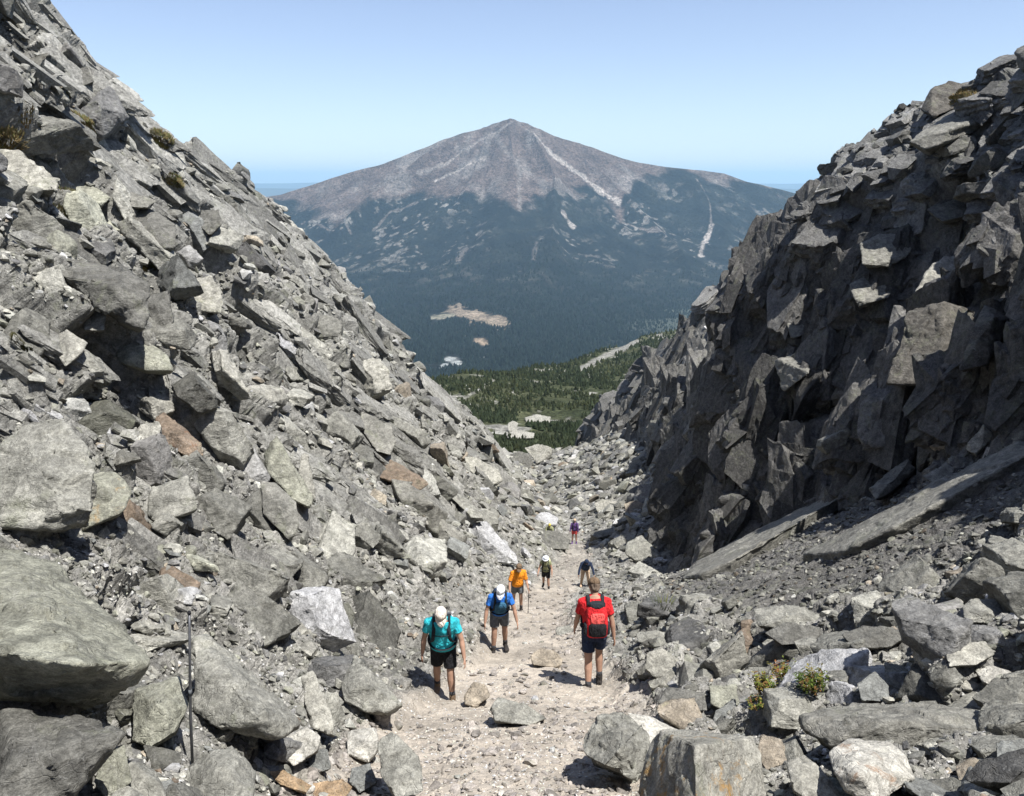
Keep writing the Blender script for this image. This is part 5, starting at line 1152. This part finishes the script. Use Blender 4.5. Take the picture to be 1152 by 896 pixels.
def make_pole(I, sd, label, tip_px, dark=True):
    """walking pole from the hand to the ground"""
    root = bpy.data.objects.new('walking_pole', None); link(root); M_ = Matrix.Rotation(I['root'].rotation_euler.z, 4, 'Z'); hand = I['root'].location + (M_ @ (I['J'][sd]['w'] + I['J'][sd]['ad2'] * .08)); tipp, _ = hit(*tip_px)
    tipp = Vector(tipp) - Vector((0, 0, .03)); root.location = tipp; tag(root, label, 'walking pole'); a = Vector((0, 0, 0)); b = hand - tipp; ax = b.normalized()
    bm = bmesh.new(); limb(bm, [a, a + ax * .03, a + b * .5, a + b * .5, b], [.004, .008, .008, .010, .010], k=8); plain('shaft', bm, CL['black'] if dark else ALU, root)
    bm = bmesh.new(); limb(bm, [b - ax * .03, b + ax * .02, b + ax * .08, b + ax * .10], [.013, .017, .016, .012], k=10); plain('grip', bm, CL['black'], root)
    bm = bmesh.new(); limb(bm, [a + ax * .055, a + ax * .065], [.035, .03], k=12); plain('basket', bm, CL['black'], root)
p1 = make_person(500, 784, 'person in teal T-shirt, black shorts and cream cap walking up the trail', 1.76, 181, 20, (48, 4), ((8, 18, 16), (-8, 14, 8)), ((16, 3, 12), (-5, 2, 16)), dict(shirt='teal', shorts='black', hat='cream', hair='hairg', boot='brown'), 'cap', .55, .82, False, .0085, 1.12)
make_pack(p1, 'pale grey rucksack with black straps on the teal-shirted hiker', 'lightgrey', 'grey', (.32, .15, .31), 'lightgrey')
p2 = make_person(562, 733, 'person in blue shirt, dark shorts and white cap behind the teal-shirted hiker', 1.74, 186, 24, (42, -8), ((8, 20, 12), (2, 18, 16)), ((-4, 3, 12), (10, 3, 12)), dict(shirt='blue', shorts='grey', hat='white', boot='boot'), 'cap', .6, .72, False, .0085, 1.04)
pk = make_pack(p2, 'dark blue rucksack with its straps over the blue-shirted hiker', 'petrol', 'navy', (.29, .15, .35), 'petrol')
bm = bmesh.new(); q_ = p2; c_ = q_['pel'] + q_['up'] * .13 + q_['fr'] * .155; R_ = [(c_ + q_['up'] * z, q_['rt'] * a, q_['fr'] * b) for z, a, b in ((0, .08, .03), (.04, .12, .05), (.22, .125, .055), (.30, .09, .03))]; loft(bm, R_, 14)
o = plain('chest_bag', bm, CL['petrol'], None); o.location = q_['root'].location; o.rotation_euler = q_['root'].rotation_euler; tag(o, 'petrol blue pouch worn on the chest of the blue-shirted hiker', 'chest bag')
p3 = make_person(582, 687, 'person in an orange shirt and dark cap walking up behind the blue-shirted hiker', 1.66, 192, 16, (30, -8), ((10, 12, 30), (6, 18, 30)), ((6, 2, 10), (-8, 2, 10)), dict(shirt='orange', shorts='grey', hat='brown'), 'cap', .85, .70, False, .011, 1.08)
make_pole(p3, -1, 'dark walking pole in the hand of the orange-shirted hiker', (594, 690))
p4 = make_person(667, 771, 'person in a red T-shirt and dark shorts walking down the trail, seen from behind', 1.86, 2, 9, (28, 14), ((10, 11, 14), (-14, 14, 8)), ((-14, 1, 4), (16, 1, 26)), dict(shirt='red', shorts='navy', hat='brown', hair='hairg', boot='boot'), 'cap', .66, .66, False, .0085, 1.08)
make_pack(p4, 'red and black rucksack on the back of the red-shirted hiker', 'red', 'strap', (.31, .19, .47), 'black', True, .02, 'coral')
p5 = make_person(614, 663, 'person in olive vest, black shorts and white hat beyond the orange-shirted hiker', 1.66, 172, 18, (30, 0), ((10, 16, 30), (14, 20, 30)), ((10, 3, 12), (-10, 3, 14)), dict(shirt='olive', shorts='black', hat='white', boot='boot'), 'brim', .35, .78, False, .014, 1.05)
make_pack(p5, 'pale yellow rucksack on the hiker in the olive vest', 'paleyel', 'paleyel', (.36, .2, .42), 'paleyel')
p6 = make_person(658, 659, 'person bending forward in a hooded navy jacket and tan trousers above the red-shirted hiker', 1.68, 180, 42, (50, 0), ((20, 22, 5), (20, 22, 5)), ((18, 6, 30), (10, 6, 24)), dict(shirt='navy', shorts='tan', hood=True, boot='tan'), None, 1.5, .7, True, .014, 1.15, 0, 0, True)
p7 = make_person(646, 612, 'person in a purple jacket and red shorts standing farthest down the trail', 1.72, 176, 4, (10, 8), ((4, 8, 10), (6, 16, 6)), ((3, 3, 2), (-3, 3, 2)), dict(shirt='purple', shorts='coral', hat='tan', boot='purple', sock='purple', hair='hairb'), 'helmet', 1.5, .55, False, .018, 1.0)
make_pack(p7, 'dark rucksack on the hiker in the purple jacket', 'navy', 'navy', (.28, .16, .42), 'navy')
p8 = make_person(619, 614, 'person crouching behind the rock far down the trail, only a yellow cap showing', 1.7, 180, 30, (25, 0), ((30, 10, 60), (30, 10, 60)), ((85, 10, 125), (80, 10, 120)), dict(shirt='olive', shorts='grey', hat='yellow', boot='boot'), 'helmet', .8, .8, True, .018, 1.0, group='hikers on the trail')
p8['root'].location.y += 1.3; p8['root'].location.z -= .22
log('people')
# ------------------------------------------------------------------ stake and plants
h_, _ = hit(215, 863); base_ = np.array(h_); top_p = at(213, 691, base_[1] + .05)
root = bpy.data.objects.new('metal_stake', None); link(root); root.location = base_; tag(root, 'thin dark metal stake standing upright in the left rubble', 'stake')
a = Vector((0, 0, -.15)); b = Vector(top_p - base_); bm = bmesh.new(); limb(bm, [a, b * .35, b * .7, b], [.0105, .0105, .009, .009], k=10); plain('shaft', bm, simple('dark steel', (.16, .165, .175), .4, .4, 9, .05, .5), root)
bm = bmesh.new(); limb(bm, [b, b + Vector((0, 0, .012)), b + Vector((0, 0, .022))], [.012, .013, .008], k=12); plain('end_cap', bm, CL['black'], root)
bm = bmesh.new(); limb(bm, [b * .48, b * .52], [.0118, .0118], k=12); plain('collar', bm, CL['grey'], root)
def plant(px, py, wpx, hpx, label, cols_, kind='leafy', n=60, nm='green_plant', cat='plant', flat=1.0):
    h_, nn = hit(px, py)
    if h_ is None: return
    for B_ in (LB, RB_):
        r_ = B_.ray_cast(Vector((0, 0, 0)), Vector(ray(px, py)), float(np.linalg.norm(h_)))
        if r_[0] is not None: h_ = np.array(r_[0])
    d_ = np.linalg.norm(h_); R0 = wpx / F * d_ / 2; Hh = hpx / F * d_; rg = np.random.default_rng(int(px * 7 + py)); V, Fc, T_ = [], [], []; o = 0
    zn = Vector(nn) * .5 + Vector((0, 0, .5)); zn.normalize(); Q = np.array(Vector((0, 0, 1)).rotation_difference(zn).to_matrix())
    for i in range(n):
        a_ = rg.uniform(0, 6.28); rr_ = R0 * math.sqrt(rg.random()) * .8; c0 = np.array([math.cos(a_) * rr_, math.sin(a_) * rr_ * flat, 0]); out_ = np.array([math.cos(a_), math.sin(a_), 0]); L_ = Hh * rg.uniform(.6, 1.1); lean_ = rg.uniform(.15, .8)
        sd_ = np.cross(out_, [0, 0, 1.]); col_ = np.array(cols_[rg.integers(len(cols_))]) * rg.uniform(.7, 1.35)
        if nm == 'grass_patch':
            w0 = Q @ c0 + np.array(h_); rr2 = BVH.ray_cast(Vector(w0) + Vector(nn) * 1.2, -Vector(nn), 2.6)
            for B_ in (LB, RB_):
                r3 = B_.ray_cast(Vector(w0) + Vector(nn) * 1.2, -Vector(nn), 2.6)
                if r3[0] is not None and (rr2[0] is None or r3[3] < rr2[3]): rr2 = r3
            if rr2[0] is None: continue
            c0 = Q.T @ (np.array(rr2[0]) - np.array(h_)); L_ = min(L_, .15)
        if kind == 'leafy':
            for k_ in range(7):
                t_ = .25 + .75 * k_ / 6; cc_ = c0 + out_ * lean_ * L_ * t_ * .6 + np.array([0, 0, L_ * t_]); b_ = rg.uniform(0, 6.28); dr = np.array([math.cos(b_), math.sin(b_), rg.uniform(.1, .7)]); dr /= np.linalg.norm(dr); s2 = np.cross(dr, [0, 0, 1.]); s2 /= np.linalg.norm(s2); l2 = Hh * rg.uniform(.16, .30); w2 = l2 * .24
                V += [cc_, cc_ + dr * l2 * .5 + s2 * w2, cc_ + dr * l2 + np.array([0, 0, -.1 * l2]), cc_ + dr * l2 * .5 - s2 * w2]; Fc += [(o, o + 1, o + 2), (o, o + 2, o + 3)]; T_ += [col_ * rg.uniform(.8, 1.2)] * 4; o += 4
            wd = .004 + .004 * R0
        wd = max(.0035, .9 / F * d_ * .5); p0 = c0 - sd_ * wd; p1_ = c0 + sd_ * wd; m_ = c0 + out_ * lean_ * L_ * .25 + np.array([0, 0, L_ * .6]); tp = c0 + out_ * lean_ * L_ * .75 + np.array([0, 0, L_ * .95])
        V += [p0, p1_, m_ + sd_ * wd * .8, m_ - sd_ * wd * .8, tp]; Fc += [(o, o + 1, o + 2), (o, o + 2, o + 3), (o + 3, o + 2, o + 4)]; T_ += [col_] * 5; o += 5
    V = np.array(V) @ Q.T
    ob = np_mesh(nm, V, Fc, M_LEAF, False, {'tint': np.clip(np.array(T_), .01, .6)}); ob.location = np.array(h_) - np.array(nn) * .02; ob.location = np.array(h_) - np.array(nn) * .02 + (np.array([0, 0, .06]) - h_ / d_ * .12) * (kind == 'leafy'); tag(ob, label, cat); return ob
LV, LF = LEDGE[2]; LB = BVHTree.FromPolygons([tuple(v_) for v_ in LV], LF.tolist()); RB_ = BVHTree.FromPolygons([tuple(v_) for v_ in LEDGE[1][0]], LEDGE[1][1].tolist())
GR = [(.09, .13, .025), (.15, .18, .035), (.06, .09, .02), (.22, .19, .05), (.20, .11, .04)]; DRY = [(.28, .20, .09), (.20, .17, .08), (.32, .25, .13), (.16, .16, .06)]; MOSS = [(.20, .20, .08), (.13, .15, .06), (.26, .22, .11), (.20, .14, .07)]
plant(858, 782, 22, 15, 'bright green leafy plant, left one of the pair in the right rubble', GR, n=50); plant(914, 780, 28, 17, 'bright green leafy plant, right one of the pair in the right rubble', GR, n=64)
plant(882, 768, 20, 16, 'small rusty-tipped plant between the two bright green plants', [(.22, .20, .05), (.30, .13, .05), (.14, .17, .04)], n=34); plant(850, 800, 14, 10, 'tiny yellow-green sprig below the bright green plants', GR, n=24)
plant(746, 690, 24, 20, 'dark green tuft of grass beside the trail above the red hiker', [(.12, .15, .05), (.18, .18, .07), (.08, .10, .04)], n=60, kind='grass', nm='grass_tuft', cat='grass tuft')
plant(260, 748, 22, 8, 'flat yellow-green sprig on the mottled leaning slab', [(.30, .32, .08), (.24, .26, .06)], n=30, kind='grass', nm='grass_tuft', cat='grass tuft')
plant(305, 800, 10, 8, 'small green weed at the lower end of the mottled leaning slab', GR, n=16)
for q_ in [(38, 122, 62, 16, 'largest rusty grass patch high on the upper left slope', DRY), (100, 140, 24, 10, 'yellow-green grass patch right of the rusty patch', MOSS), (14, 160, 40, 12, 'brown grass patch at the left edge below the rusty patch', DRY),
           (84, 232, 56, 14, 'olive moss patch between pale slabs on the left slope', MOSS), (182, 157, 30, 10, 'green-brown grass cushion near the left skyline', MOSS), (236, 180, 44, 8, 'orange-brown grass strip under the left skyline', [(.34, .20, .08), (.28, .17, .07)]),
           (198, 205, 24, 8, 'small moss cushion below the orange-brown strip', MOSS), (165, 300, 22, 8, 'small green moss spot at the end of the layered dark slab', MOSS), (30, 390, 26, 12, 'dark moss in a crack at the left edge of the rubble', [(.07, .07, .03), (.10, .09, .04)]), (1075, 108, 30, 8, 'brown grass patch beside the crag on the right skyline', DRY)]:
    plant(q_[0], q_[1], q_[2] * 1.1, q_[3] * .5, q_[4], q_[5], n=650, kind='grass', nm='grass_patch', cat='grass patch', flat=.8)
for (bx, by, bw, bh, lb) in [(524, 492, 30, 26, 'dark green dwarf conifer at the toe of the left wall'), (500, 480, 22, 16, 'small dark conifer bush clinging behind the toe of the left wall'), (548, 500, 18, 10, 'low green bush among pale boulders at the gully lip')]:
    pos_ = at(bx, by, 121); rg = np.random.default_rng(bx); n_ = 420; R0 = bw / F * 125 / 2; Hh = bh / F * 125
    dirs = rg.normal(0, 1, (n_, 3)); dirs /= np.linalg.norm(dirs, axis=1, keepdims=True); dirs[:, 2] = abs(dirs[:, 2]); cen = dirs * np.array([R0, R0, Hh]) * rg.uniform(.35, 1, (n_, 1)) * (1 + .3 * fbm(dirs * 2.5 + bx, 3, 7))[:, None]
    sz = .22; t_ = rg.normal(0, 1, (n_, 3, 3)) * sz; VV = (cen[:, None] + t_).reshape(-1, 3); ob = np_mesh('dwarf_conifer', VV, np.arange(n_ * 3).reshape(-1, 3), M_LEAF, False, {'tint': np.repeat(np.array([.04, .055, .026]) * rg.uniform(.5, 1.7, (n_, 1)), 3, 0)}); ob.location = pos_; tag(ob, lb, 'bush')
log('plants')
# ------------------------------------------------------------------ camera, light, world
cam_d = bpy.data.cameras.new('camera'); cam = bpy.data.objects.new('camera', cam_d); link(cam)
cam_d.sensor_width = 36; cam_d.lens = F / 1152 * 36; cam_d.clip_start = 0.1; cam_d.clip_end = 200000
cam.rotation_euler = (math.pi / 2 - PITCH, 0, 0); SC.camera = cam
EL, AZ = math.radians(65), math.radians(41)   # the sun stands to the right, a little behind the camera
S = Vector((math.cos(EL) * math.cos(AZ), -math.cos(EL) * math.sin(AZ), math.sin(EL)))
sd = bpy.data.lights.new('sun', 'SUN'); sd.energy = 5.0; sd.angle = math.radians(0.53); sd.color = (1, 0.965, 0.915)
so = bpy.data.objects.new('sun', sd); link(so); so.rotation_euler = S.to_track_quat('Z', 'Y').to_euler()
w = bpy.data.worlds.new('World'); SC.world = w; w.use_nodes = True; nt = w.node_tree
bg = nt.nodes['Background']; sky = nt.nodes.new('ShaderNodeTexSky'); sky.sky_type = 'NISHITA'; sky.sun_disc = False
sky.sun_elevation = EL; sky.sun_rotation = math.atan2(S.x, S.y); sky.altitude = 1400; sky.air_density = 1.0; sky.dust_density = 1.6; sky.ozone_density = 2.0
hs = nt.nodes.new('ShaderNodeHueSaturation'); hs.inputs['Hue'].default_value = 0.509; hs.inputs['Saturation'].default_value = 0.86; hs.inputs['Value'].default_value = 1.06; nt.links.new(sky.outputs[0], hs.inputs['Color']); nt.links.new(hs.outputs[0], bg.inputs[0]); bg.inputs[1].default_value = 0.092
SC.view_settings.view_transform = 'Standard'; SC.view_settings.look = 'None'; SC.view_settings.exposure = 0.84; SC.view_settings.gamma = 1
SC.cycles.use_denoising = True; SC.cycles.max_bounces = 5; SC.cycles.diffuse_bounces = 2; SC.cycles.volume_bounces = 1; SC.cycles.caustics_reflective = False
log('done')
